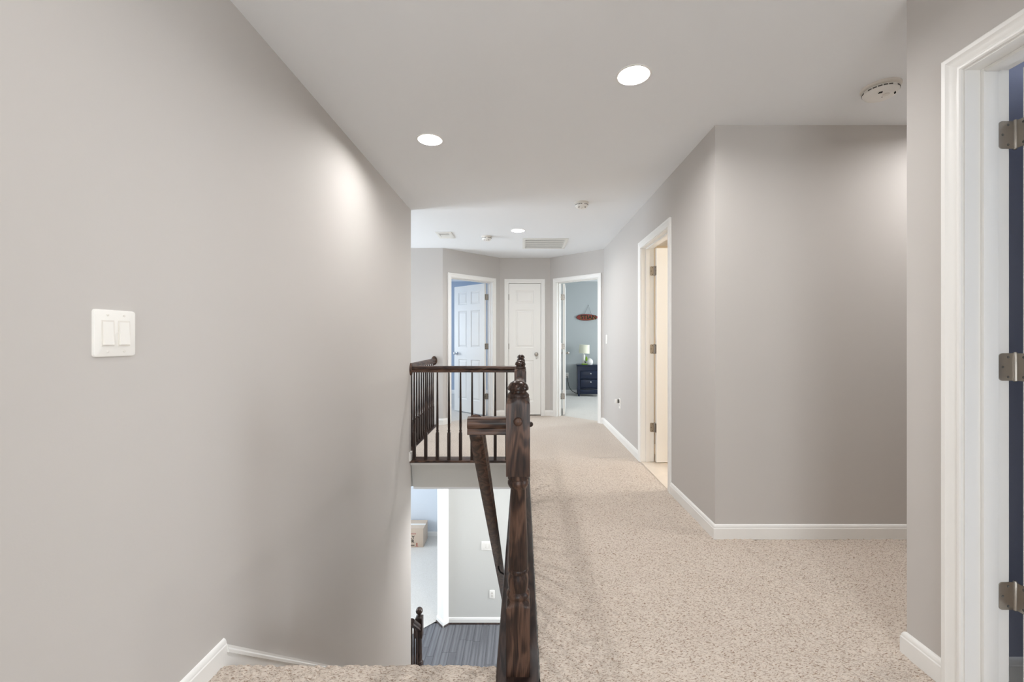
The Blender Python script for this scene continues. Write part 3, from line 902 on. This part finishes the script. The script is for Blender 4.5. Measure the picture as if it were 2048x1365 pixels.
# ------------------------------------------------------------------ railings
NEWEL = [(0, .0415, 1), (.236, .0415, 1), (.243, .0412, .75), (.249, .0403, .4), (.254, .039, 0), (.258, .0385, 0), (.262, .0405, 0), (.268, .0415, 0), (.274, .0405, 0),
         (.279, .037, 0), (.283, .034, 0), (.292, .0350, 0), (.306, .0365, 0), (.318, .0368, 0), (.330, .0352, 0), (.339, .0322, 0), (.344, .0315, 0), (.3455, .0345, 0), (.351, .0365, 0), (.357, .0365, 0),
         (.361, .0345, 0), (.3625, .0355, 0), (.40, .0350, 0), (.50, .0315, 0), (.639, .0268, 0), (.643, .0285, 0), (.651, .034, 0), (.659, .0372, 0), (.667, .0368, 0), (.672, .0345, 0),
         (.676, .0345, 0), (.6775, .037, 0), (.691, .037, 0), (.6935, .037, 0), (.694, .0415, 1), (.945, .0415, 1), (.952, .0413, .8), (.958, .0408, .45), (.963, .040, .1), (.966, .0385, 0), (.970, .0395, 0), (.975, .0385, 0), (.979, .035, 0),
         (.982, .0315, 0), (.9825, .030, 0)]
CAP = [(.9825, .030), (.989, .030), (.990, .0355), (.9935, .0375), (1.000, .0372), (1.009, .0335), (1.017, .0265), (1.022, .018), (1.0255, .008), (1.026, 0.0001)]
BAL = [(0, .0145, 1), (.258, .0145, 1), (.266, .0138, .5), (.274, .0118, 0), (.280, .0118, 0), (.284, .014, 0), (.289, .014, 0), (.293, .0108, 0), (.300, .0110, 0), (.33, .0128, 0), (.36, .0126, 0), (.55, .0102, 0), (.86, .0072, 0)]
RAIL = [(-.019, 0), (.019, 0), (.0235, .003), (.0235, .014), (.0205, .018), (.0205, .021), (.027, .028), (.0285, .038), (.027, .048), (.0215, .056), (.012, .0605), (0, .062),
        (-.012, .0605), (-.0215, .056), (-.027, .048), (-.0285, .038), (-.027, .028), (-.0205, .021), (-.0205, .018), (-.0235, .014), (-.0235, .003)]
ROS = [(0, .062), (.010, .062), (.015, .058), (.018, .050), (.020, .040), (.020, 0.0001)]


def newel(parent, loc, front_btn=None, side_btn=None):
    mb = MB(); mb.lathe(NEWEL, (0, 0, 0), 48); p = mb.build('newel_post', M['wood_z'], parent, 32); p.location = loc
    mb = MB(); mb.lathe(CAP, (0, 0, 0), 48); mb.build('newel_cap', M['wood_cap'], p, 40)
    B = [(0, .0155), (.003, .0155), (.008, .013), (.011, .007), (.012, .0001)]
    if front_btn is not None:
        MB().lathe([(-.0415 - a, r) for a, r in B], (0, 0, front_btn), 24, 'y').build('button_plug', M['wood_z'], p, 40)
    if side_btn is not None:
        MB().lathe([(.0415 + a, r * 0.62) for a, r in B], (0, 0, side_btn), 20, 'x').build('button_plug', M['wood_z'], p, 40)
    return p


_bal = {}


def baluster(parent, loc, m='dwood_z', h=0.86):
    if m not in _bal:
        mb = MB(); mb.lathe([(a * h / 0.86, r, q) for a, r, q in BAL], (0, 0, 0), 16)
        o = mb.build('baluster', M[m], parent, 32); _bal[m] = o
    else: o = link_copy(_bal[m], parent)
    o.location = loc
    return o


RT = 0.852            # underside of the level handrails
NX = -0.0155
hall = empty('stair_railing', (NX, 1.53, 0.004)); tag(hall, 'dark wood hall railing running back from the nearest turned newel post', 'railing')
YM, YF = 3.03 - 1.53, 4.185 - 1.53
newel(hall, (0, 0, 0), 0.885, 0.868); newel(hall, (0, YM, 0)); newel(hall, (0, YF, 0))
MB().bar(RAIL, (0, .04, RT), (0, YM - .04, RT), (1, 0, 0), (0, 0, 1)).build('handrail', M['wood_y'], hall, 40)
MB().bar(RAIL, (0, YM + .04, RT), (0, YF - .04, RT), (1, 0, 0), (0, 0, 1)).build('handrail', M['wood_y'], hall, 40)
for a, b, n in ((0.04, YM - .04, 12), (YM + .04, YF - .04, 9)):
    for i in range(n): baluster(hall, (0, a + (b - a) * (i + 0.5) / n, 0))
land = empty('landing_railing', (-0.57, 4.185, 0.004)); tag(land, 'dark wood railing crossing the far side of the stairwell', 'railing')
MB().bar(RAIL, (LWX + .57 + .012, 0, RT), (NX + .57 - .0425, 0, RT), (0, 1, 0), (0, 0, 1)).build('handrail', M['wood_x'], land, 40)
MB().lathe(ROS, (LWX + .57, 0, RT + .03), 32, 'x', sx=0.66).build('rosette', M['wood_z'], land, 40)
for k in range(9): baluster(land, (-1.0536 + 0.1126 * k + .57, 0, 0))
foy = empty('foyer_railing', (-1.217, 5.06, 0.004)); tag(foy, 'dark railing along the open foyer ending at the pale wall', 'railing')
MB().bar(RAIL, (0, YE - 5.06 + .012, RT), (0, 5.93 - 5.06 - .012, RT), (1, 0, 0), (0, 0, 1)).build('handrail', M['wood_y'], foy, 40)
MB().lathe([(-a, r) for a, r in ROS], (0, 5.93 - 5.06, RT + .03), 32, 'y', sx=0.66).build('rosette', M['wood_z'], foy, 40)
for k in range(15): baluster(foy, (0, 5.85 - 5.06 - 0.113 * k, 0))
# wall handrail going down the stairs, returned to the newel
RX = -0.1655
hr = empty('wall_handrail', (RX, 1.53, 0.0)); tag(hr, 'oak stair handrail returning level to the nearest newel then descending', 'handrail')
zr = 0.838
dn = Vector((0, 1, -SL)).normalized()
nm_ = (Vector((-1, 0, 0)) - dn)
mit = Vector((-1, 0, 0)) + dn
MB().bar(RAIL, (NX - .0415 - RX, 0, zr), (-.0285, 0, zr), (0, 1, 0), (0, 0, 1), (1, 0, 0), (1, 0, 0)).build('return_rail', M['wood_x'], hr, 40)
upd = Vector((0, SL, 1)).normalized()
Lr = 2.75
MB().bar(RAIL, (0, 0, zr - .012), (0, Lr, zr - .012 - SL * Lr), (1, 0, 0), upd, (0, 1, 0), None).build('descending_rail', M['wood_y'], hr, 40)
for yb_ in (1.42, 2.4):
    zb = zr - SL * yb_
    mb = MB()
    mb.tube([(0, yb_, zb + 0.002), (0.0, yb_ + .005, zb - 0.03), (0.012, yb_ + .005, zb - 0.055), (0.04, yb_, zb - 0.07), (0.075, yb_, zb - 0.07), (0.105, yb_, zb - 0.07)], 0.006, 10)
    b_ = mb.build('bracket', M['cable'], hr, 40)
    MB().lathe([(0.105, .03), (0.098, .03), (0.094, .022)], (0, yb_, zb - 0.07), 20, 'x').build('bracket_rose', M['cable'], b_, 40)
# lower railing
low = empty('lower_railing', (LWX, 4.54, ZL)); tag(low, 'dark railing end and ball-top newel at the foot of the stairs', 'railing')
LN = [(0, .036, 1), (.50, .036, 1), (.51, .030, 0), (.52, .034, 0), (.53, .026, 0), (.56, .031, 0), (.75, .026, 0), (.765, .032, 0), (.775, .034, 0), (.78, .036, 1), (.985, .036, 1), (.995, .030, .3), (1.0, .018, 0), (1.012, .016, 0)]
mb = MB(); mb.lathe(LN, (0, 0, 0), 32); n_ = mb.build('newel_post', M['dwood_z'], low, 32)
mb = MB(); mb.lathe([(1.05 - .037 * math.cos(PI * k / 10), .037 * math.sin(PI * k / 10)) for k in range(11)], (0, 0, 0), 24); mb.build('ball_finial', M['dwood_z'], n_, 40)
zl = 0.86
MB().bar(RAIL, (0, -.036, zl), (0, -0.34, zl + SL * 0.304), (1, 0, 0), upd).build('handrail', M['dwood_y'], low, 40)
for yy in (-.11, -.21, -.31):
    b_ = baluster(low, (0, yy, 0.2)); b_.scale = (1, 1, (zl + SL * (-yy) - 0.2 - 0.02) / 0.86)

# ------------------------------------------------------------------ ceiling fixtures
def recessed(x, y, color, shown, label, watts):
    t = empty('recessed_light', (x, y, ZC)); tag(t, label, 'ceiling light', 'recessed ceiling lights')
    n = 48
    MB().lathe([(0.004, HR), (-0.003, HR + 0.002), (-0.005, HR - 0.002), (-0.004, HR - 0.008), (0.004, HR - 0.010)], (0, 0, 0), n, cap0=False, cap1=False).build('trim_ring', M['can'], t, 40)
    MB().lathe([(0.002, HR - 0.009), (0.03, HR - 0.012), (0.075, HR - 0.022), (0.09, HR - 0.028)], (0, 0, 0), n, cap0=False, cap1=False).build('can_baffle', M['can'], t, 40)
    bm_ = M['bulb'] if color is WARM else M['bulbcool']
    MB().lathe([(0.092, HR - 0.024), (0.055, 0.048), (0.046, 0.036), (0.042, 0.0001)], (0, 0, 0), 32, cap0=True).build('lamp_lens', bm_, t, 40)
    d = bpy.data.lights.new('downlight', 'AREA'); d.shape = 'DISK'; d.size = 0.10; d.energy = watts; d.color = color
    d.spread = math.radians(180)
    o = bpy.data.objects.new('downlight', d); o.location = (0, 0, 0.012); o.parent = t; COL.objects.link(o)
    return t


LW = [14, 9, 14, 9, 5, 8, 5]
LT = ['glowing recessed light nearest the camera above the carpet', 'glowing recessed light above the stairwell', 'small far recessed light in front of the return grille',
      'recessed light hidden in the side passage', 'added unseen recessed light just behind the camera on the stair side', 'added unseen recessed light farther behind the camera', 'added unseen recessed light brightening the bathroom door']
for (x, y, c_, sh), wv, lb in zip(LIGHTS, LW, LT): recessed(x, y, c_, sh, lb, wv)


t = empty('added_flush_light', (-0.35, 4.55, ZLC - 0.02)); tag(t, 'added flush light downstairs, unseen under the landing, brightening the stairwell', 'ceiling light')  # unseen lamp added to brighten the stairwell wall and bulkhead
MB().lathe([(0, .14), (-.012, .14), (-.016, .135), (-.016, .12)], (0, 0, 0), 32).build('rim', M['can'], t, 40)
MB().lathe([(-.014, .12), (-.022, .112), (-.026, .08), (-.028, .0001)], (0, 0, 0), 32).build('diffuser', M['bulbcool'], t, 40)
d = bpy.data.lights.new('downlight', 'AREA'); d.shape = 'DISK'; d.size = 0.22; d.energy = 11; d.color = NEUTRAL
o = bpy.data.objects.new('downlight', d); o.location = (0, 0, -.035); o.parent = t; COL.objects.link(o)


def detector(x, y, rad, label, rot=0.0, style=0):
    t = empty('smoke_detector', (x, y, ZC), rot); tag(t, label, 'smoke detector', 'ceiling alarms')
    k = rad / 0.085
    MB().lathe([(0, rad), (-.006, rad), (-.009, rad * .96), (-.010, rad * .9)], (0, 0, 0), 40).build('mounting_plate', M['plastic2'], t, 35)
    MB().lathe([(-.008, rad * .80), (-.020, rad * .80)], (0, 0, 0), 40).build('neck', M['plastic2'], t, 35)
    body = MB().lathe([(-.016, rad * .86), (-.019, rad * .90), (-.030, rad * .90), (-.034, rad * .86), (-.046, rad * .74), (-.052, rad * .60), (-.054, rad * .3), (-.055, .0001)], (0, 0, 0), 40).build('cover', M['plastic'], t, 35)
    n = 22
    for i in range(n):                      # dark sounder slots around the rim
        if i % 6 == 5: continue
        a = 2 * PI * i / n; c, s = math.cos(a), math.sin(a); r = rad * .895; hw = rad * 0.10
        mb = MB(); pts = []
        for z in (-.0285, -.0225):
            pts.append([(r * c - s * u, r * s + c * u, z) for u in (-hw, hw)] + [((r + .0012) * c - s * u, (r + .0012) * s + c * u, z) for u in (hw, -hw)])
        mb.rings(pts).build('vent_slot', M['slot'], body)
    for sg in (-1, 1):
        for i in range(3):
            a = -PI / 2 + sg * (0.62 + 0.09 * i); c, s = math.cos(a), math.sin(a)
            q = 0.66
            mb = MB(); mb.box(rad * q * c - .0012, rad * q * c + .0012, rad * q * s - .004, rad * q * s + .004, -.054, -.0475); mb.build('sounder_slit', M['dark'], body)
    MB().lathe([(-.0535, rad * .17), (-.0575, rad * .16), (-.058, .0001)], (0, -rad * 0.38, 0), 20).build('test_button', M['plastic2'], body, 35)
    MB().box(-.002, .002, -rad * .1 - .002, -rad * .1 + .002, -.0558, -.054).build('indicator', M['dark'], body)
    return t


detector(1.795, 2.155, 0.083, 'nearest round white smoke detector at the upper right')
detector(0.545, 3.97, 0.066, 'round white smoke detector in mid hall above the bathroom door')
detector(-0.44, 5.27, 0.066, 'small white alarm on the far ceiling beside the supply vent')

# return grille
gx0, gx1, gy0, gy1 = 0.0, 0.577, 5.36, 5.935
g = empty('return_grille', ((gx0 + gx1) / 2, (gy0 + gy1) / 2, ZC)); tag(g, 'large white return air grille with four slotted rows on the far ceiling', 'grille')
hx_, hy_ = (gx1 - gx0) / 2, (gy1 - gy0) / 2
for a, b, c, d in ((-hx_, hx_, -hy_, -hy_ + .035), (-hx_, hx_, hy_ - .035, hy_), (-hx_, -hx_ + .04, -hy_ + .035, hy_ - .035), (hx_ - .04, hx_, -hy_ + .035, hy_ - .035)):
    MB().cbox(a, b, c, d, -.012, 0, .003).build('frame', M['grille'], g, 30)
MB().box(-hx_ + .04, hx_ - .04, -hy_ + .035, hy_ - .035, -.0012, -.0002).build('backing', M['slot'], g)
ix, iy = hx_ - .04, hy_ - .035
for k in range(1, 4):
    yy = -iy + 2 * iy * k / 4; MB().box(-ix, ix, yy - .012, yy + .012, -.0095, -.0012).build('row_bar', M['grille'], g)
nl = 40; lv = None
for k in range(4):
    ya_, yb_ = -iy + 2 * iy * k / 4 + .012, -iy + 2 * iy * (k + 1) / 4 - .012
    for i in range(nl):
        xx = -ix + 2 * ix * (i + 0.5) / nl
        if lv is None:
            L_ = yb_ - ya_
            lv = MB().box(-.0034, .0034, -L_ / 2, L_ / 2, -.009, -.0012).build('louver', M['grille'], g); o = lv
        else: o = link_copy(lv, g)
        o.location = (xx, (ya_ + yb_) / 2, 0)
# supply vent
v = empty('ceiling_vent', (-0.93, 5.19, ZC)); tag(v, 'small white supply register on the far left ceiling', 'vent')
for a, b, c, d in ((-.095, .095, -.15, -.115), (-.095, .095, .10, .15), (-.095, -.06, -.115, .10), (.055, .095, -.115, .10)):
    MB().cbox(a, b, c, d, -.010, 0, .003).build('frame', M['grille'], v, 30)
MB().box(-.06, .055, -.115, .10, -.0012, -.0002).build('backing', M['slot'], v)
MB().box(-.06, .055, -.02, .10, -.008, -.004).build('damper_plate', M['grille'], v)
for i in range(7): MB().box(-.06, .055, -.11 + i * .013, -.105 + i * .013, -.008, -.0012).build('louver', M['grille'], v)

# ------------------------------------------------------------------ switches and outlets
def plate(t, w_, h_, x=0):
    """cover plate in local x (width), z (height); faces -y"""
    bm = bmesh.new(); bmesh.ops.create_cube(bm, size=1.0)
    for vv in bm.verts: vv.co = Vector((x + vv.co.x * w_, -0.0032 + vv.co.y * 0.0064, vv.co.z * h_))
    es = [e for e in bm.edges if abs(e.verts[0].co.y - e.verts[1].co.y) > 1e-4]
    bmesh.ops.bevel(bm, geom=es, offset=0.008, segments=4, profile=0.5, affect='EDGES')
    es = [e for e in bm.edges if all(vv.co.y < -0.006 for vv in e.verts)]
    bmesh.ops.bevel(bm, geom=es, offset=0.004, segments=2, profile=0.5, affect='EDGES')
    mb = MB(); mb.addbm(bm); return mb.build('cover_plate', M['plastic'], t, 35)


def rocker(t, x, p):
    MB().box(x - .0172, x + .0172, -.0074, -.006, -.0342, .0342).build('rocker_frame', M['plastic2'], p)
    mb = MB()
    mb.rings([[(x - .0140, -.0072, z), (x + .0140, -.0072, z), (x + .0140, -y, z), (x - .0140, -y, z)] for z, y in ((-.030, .0112), (0, .0092), (.030, .0082))])
    mb.build('rocker', M['plastic'], t, 20)


def screws(p, x, dz):
    for z in (-dz, dz): MB().lathe([(-.0062, .0032), (-.0074, .0032), (-.0078, .0022), (-.0079, .0001)], (x, 0, z), 12, 'y').build('screw', M['plastic2'], p, 35)


def switchplate(name, loc, rz, gangs, label, w_=None, h_=0.124, group=None):
    t = empty(name, loc, rz); tag(t, label, 'light switch', group)
    w_ = w_ or (0.075 + 0.046 * (gangs - 1))
    p = plate(t, w_, h_)
    for k in range(gangs):
        x = (k - (gangs - 1) / 2) * 0.046; rocker(t, x, p); screws(p, x, 0.048)
    return t


def outlet(name, loc, rz, label):
    t = empty(name, loc, rz); tag(t, label, 'outlet')
    p = plate(t, 0.072, 0.118)
    for z in (-.0195, .0195):
        r_ = MB().lathe([(-.006, .0165), (-.008, .0165), (-.0082, .0001)], (0, 0, z), 20, 'y').build('receptacle', M['plastic2'], t, 35)
        for x in (-.006, .006): MB().box(x - .0011, x + .0011, -.0086, -.008, z - .003, z + .006).build('slot', M['dark'], r_)
    return t


switchplate('light_switch', (LWX, 1.1465, 1.19), PI / 2, 2, 'white two-rocker light switch on the left wall', 0.118)
switchplate('light_switch', (RWX, 5.80, 1.18), -PI / 2, 1, 'narrow single light switch by the right bedroom casing')
switchplate('light_switch', (-0.485, 5.93, ZL + 1.07), 0, 3, 'downstairs three-gang switch plate seen beside the handrail', 0.165)
outlet('wall_outlet', (RWX, 5.01, 0.43), -PI / 2, 'white outlet low on the right hall wall with a plug-in adapter')
a = empty('plug_adapter', (RWX - 0.008, 5.03, 0.455), -PI / 2); tag(a, 'small white plug-in adapter in the right hall outlet', 'plug')
MB().cbox(-.022, .022, -.045, -.022, -.024, .024, .003).build('housing', M['plastic'], a, 30)
MB().cbox(-.019, .019, -.022, 0, -.020, .020, .002).build('plug_body', M['slot'], a, 30)
outlet('wall_outlet', (-0.42, 5.93, ZL + 0.40), 0, 'downstairs white outlet below the switch plate')
outlet('wall_outlet', (0.965, 9.35, 0.40), 0, 'white outlet behind the open right bedroom door')

# ------------------------------------------------------------------ right bedroom things
NSX, NSY = 1.43, 9.09
ns = empty('nightstand', (NSX, NSY, -0.003), math.radians(-5)); tag(ns, 'black navy two-drawer nightstand on turned-in feet', 'nightstand')
W2, D2, H2 = 0.27, 0.20, 0.655
MB().cbox(-W2 - .02, W2 + .02, -D2 - .02, D2 + .01, H2 - .025, H2, .004).build('top', M['navywood'], ns, 30)
for sx in (-1, 1):
    for sy in (-1, 1):
        x, y = sx * (W2 - .025), sy * (D2 - .025)
        MB().rings([[(x + a_ * k, y + b_ * k, z) for a_, b_ in ((-1, -1), (1, -1), (1, 1), (-1, 1))] for z, k in ((0, .016), (.10, .025), (H2 - .025, .025))]).build('leg', M['navywood'], ns)
MB().box(-W2 + .005, -W2 + .02, -D2 + .05, D2 - .05, .11, H2 - .025).build('side_panel', M['navywood'], ns)
MB().box(W2 - .02, W2 - .005, -D2 + .05, D2 - .05, .11, H2 - .025).build('side_panel', M['navywood'], ns)
MB().box(-W2 + .05, W2 - .05, D2 - .03, D2 - .015, .11, H2 - .025).build('back_panel', M['navywood'], ns)
for z0, z1 in ((.365, .53), (.19, .355)):
    d_ = MB().cbox(-W2 + .055, W2 - .055, -D2 - .004, -D2 + .02, z0, z1, .006).build('drawer', M['navywood'], ns, 30)
    MB().lathe([(-D2 - .004, .008), (-D2 - .016, .007), (-D2 - .022, .016), (-D2 - .032, .014), (-D2 - .036, .0001)], (0, 0, (z0 + z1) / 2 + .03), 20, 'y').build('drawer_knob', M['chrome'], d_, 40)
MB().box(-W2 + .05, W2 - .05, -D2 + .005, -D2 + .03, .535, H2 - .025).build('apron', M['navywood'], ns)
MB().cbox(-W2 + .05, W2 - .05, -D2 - .004, -D2 + .03, .165, .183, .003).build('lower_rail', M['navywood'], ns, 30)
MB().cbox(-W2 + .05, W2 - .05, -D2 + .005, -D2 + .02, .05, .145, .003).build('kick_board', M['navywood'], ns, 30)

zt = 0.652
lx, ly = 1.295, 9.10
lp = empty('table_lamp', (lx, ly, zt)); tag(lp, 'small bedside lamp with cream drum shade on the nightstand', 'lamp')
MB().lathe([(0, .05), (.008, .05), (.012, .045), (.014, .030), (.20, .030), (.208, .026), (.21, .008), (.26, .007)], (0, 0, 0), 24).build('lamp_base', M['plastic'], lp, 40)
mb = MB(); mb.lathe([(.235, .112), (.415, .104)], (0, 0, 0), 40, cap0=False, cap1=False); mb.lathe([(.235, .109), (.415, .101)], (0, 0, 0), 40, cap0=False, cap1=False)
mb.lathe([(.235, .109), (.2349, .112)], (0, 0, 0), 40, cap0=False, cap1=False); mb.lathe([(.415, .101), (.4151, .104)], (0, 0, 0), 40, cap0=False, cap1=False)
mb.xform(Matrix.Rotation(math.radians(2.5), 4, 'Y')).build('lamp_shade', M['shade'], lp, 40)
for k in range(3):
    a_ = 2 * PI * k / 3; MB().tube([(0, 0, .255), (.103 * math.cos(a_), .103 * math.sin(a_), .40)], .0015, 6).build('shade_spider', M['nickel'], lp)
fg = empty('toy_figurine', (1.37, 8.99, zt)); tag(fg, 'white rounded toy with lime green base beside the lamp', 'toy')
MB().cbox(-.135, -.015, -.045, .045, 0, .022, .008).build('green_base', M['green'], fg, 40)
MB().lathe([(0, .055), (.03, .066), (.06, .069), (.09, .062), (.115, .045), (.13, .022), (.134, .0001)], (.035, 0, 0.0), 28).build('white_shell', M['plastic'], fg, 50)
MB().lathe([(0, .02), (.05, .024), (.09, .016), (.1, .0001)], (-.035, -.01, .075), 16).build('green_head', M['green'], fg, 50)
MB().tube([(-.035, -.01, .02), (-.035, -.01, .085)], .014, 10).build('white_neck', M['plastic'], fg, 50)
MB().tube([(-.075, -.02, .066), (-.05, -.02, .045)], .012, 8).build('dark_accent', M['cable'], fg, 50)
# cable
pts = [(0.965, 9.325, 0.385), (0.972, 9.30, 0.33), (0.99, 9.29, 0.22), (1.02, 9.28, 0.13), (1.07, 9.26, 0.07), (1.13, 9.22, 0.035), (1.20, 9.15, 0.03), (1.24, 9.12, 0.02)]
pp = []
for i in range(len(pts) - 1):
    for k in range(4):
        q = k / 4; p_1, p0_, p1_, p2_ = [Vector(pts[max(0, min(len(pts) - 1, j))]) for j in (i - 1, i, i + 1, i + 2)]
        pp.append(0.5 * (2 * p0_ + (p1_ - p_1) * q + (2 * p_1 - 5 * p0_ + 4 * p1_ - p2_) * q * q + (3 * p0_ - p_1 - 3 * p1_ + p2_) * q ** 3))
pp.append(Vector(pts[-1]))
tag(MB().tube(pp, .006, 8).build('power_cord', M['cable'], smooth=60), 'black power cord drooping from the outlet to the nightstand foot', 'cord')
# surfboard sign
sb = empty('surfboard_sign', (1.41, 9.335, 1.66)); tag(sb, 'red surfboard-shaped name board hanging on the blue gray wall', 'sign')
prof = []
for k in range(25):
    u = k / 24; prof.append((-0.245 + 0.49 * u, 0.069 * (math.sin(PI * min(1, u ** 0.8)) ** 0.62 if u < 1 else 0) * (1 if u < .97 else .8) + 0.002))
outl = [(x, h_) for x, h_ in prof] + [(x, -h_) for x, h_ in reversed(prof)]
MB().rings([[(x, .006, z) for x, z in outl], [(x, -.006, z) for x, z in outl]]).build('board_rim', M['signrim'], sb)
MB().rings([[(x * .965, -.004, z * .88) for x, z in outl], [(x * .965, -.0085, z * .88) for x, z in outl]]).build('board_face', M['sign'], sb)
mxs = Matrix.Translation((0.02, -.0095, -0.004)) @ Matrix.Rotation(PI / 2, 4, 'X')
text_mesh('lettering', 'STIAN', 0.12, M['ink'], 0.001, sb, mxs, 1.05)
mxs = Matrix.Translation((0.012, -.0087, -0.010)) @ Matrix.Rotation(PI / 2, 4, 'X')
text_mesh('lettering_shadow', 'STIAN', 0.12, M['gold'], 0.0005, sb, mxs, 1.05)
MB().tube([(-.07, -.004, .06), (0.02, 0, .265), (.085, -.004, .06)], .0028, 6).build('hanging_string', M['string'], sb)
MB().lathe([(.012, .004), (-.006, .004), (-.008, .007), (-.010, .0001)], (0.02, 0, .265), 10, 'y').build('nail', M['string'], sb)

# ------------------------------------------------------------------ cardboard box downstairs
bx = empty('cardboard_box', (-2.13, 8.27, ZL + 0.008), math.radians(0)); tag(bx, 'sealed brown moving carton on the downstairs carpet', 'box')
bw, bd, bh = 0.265, 0.19, 0.35
MB().cbox(-bw, bw, -bd, bd, 0, bh, .006).build('carton', M['card'], bx, 30)
MB().box(-bw - .002, bw + .003, -bd - .002, -.002, bh, bh + .004).build('flap', M['card'], bx)
MB().box(-bw - .002, bw + .003, .002, bd + .002, bh, bh + .004).build('flap', M['card'], bx)
MB().box(-bw - .003, bw + .004, -.03, .03, bh + .004, bh + .005).build('tape_strip', M['tape'], bx)
for x0, x1, z0, z1, m_ in ((.02, .13, .262, .268, 'redink'), (.02, .13, .244, .249, 'redink'), (.02, .10, .035, .048, 'ink'), (.135, .155, .03, .085, 'redink'), (.12, .17, .018, .024, 'redink')):
    MB().box(x0, x1, -bd - .0012, -bd - .0002, z0, z1).build('printed_mark', M[m_], bx)
text_mesh('printed_text', 'LY', 0.085, M['ink'], 0.0005, bx, Matrix.Translation((.055, -bd - .001, .185)) @ Matrix.Rotation(PI / 2, 4, 'X'))
text_mesh('printed_text', 'FR', 0.085, M['ink'], 0.0005, bx, Matrix.Translation((.05, -bd - .001, .115)) @ Matrix.Rotation(PI / 2, 4, 'X'))
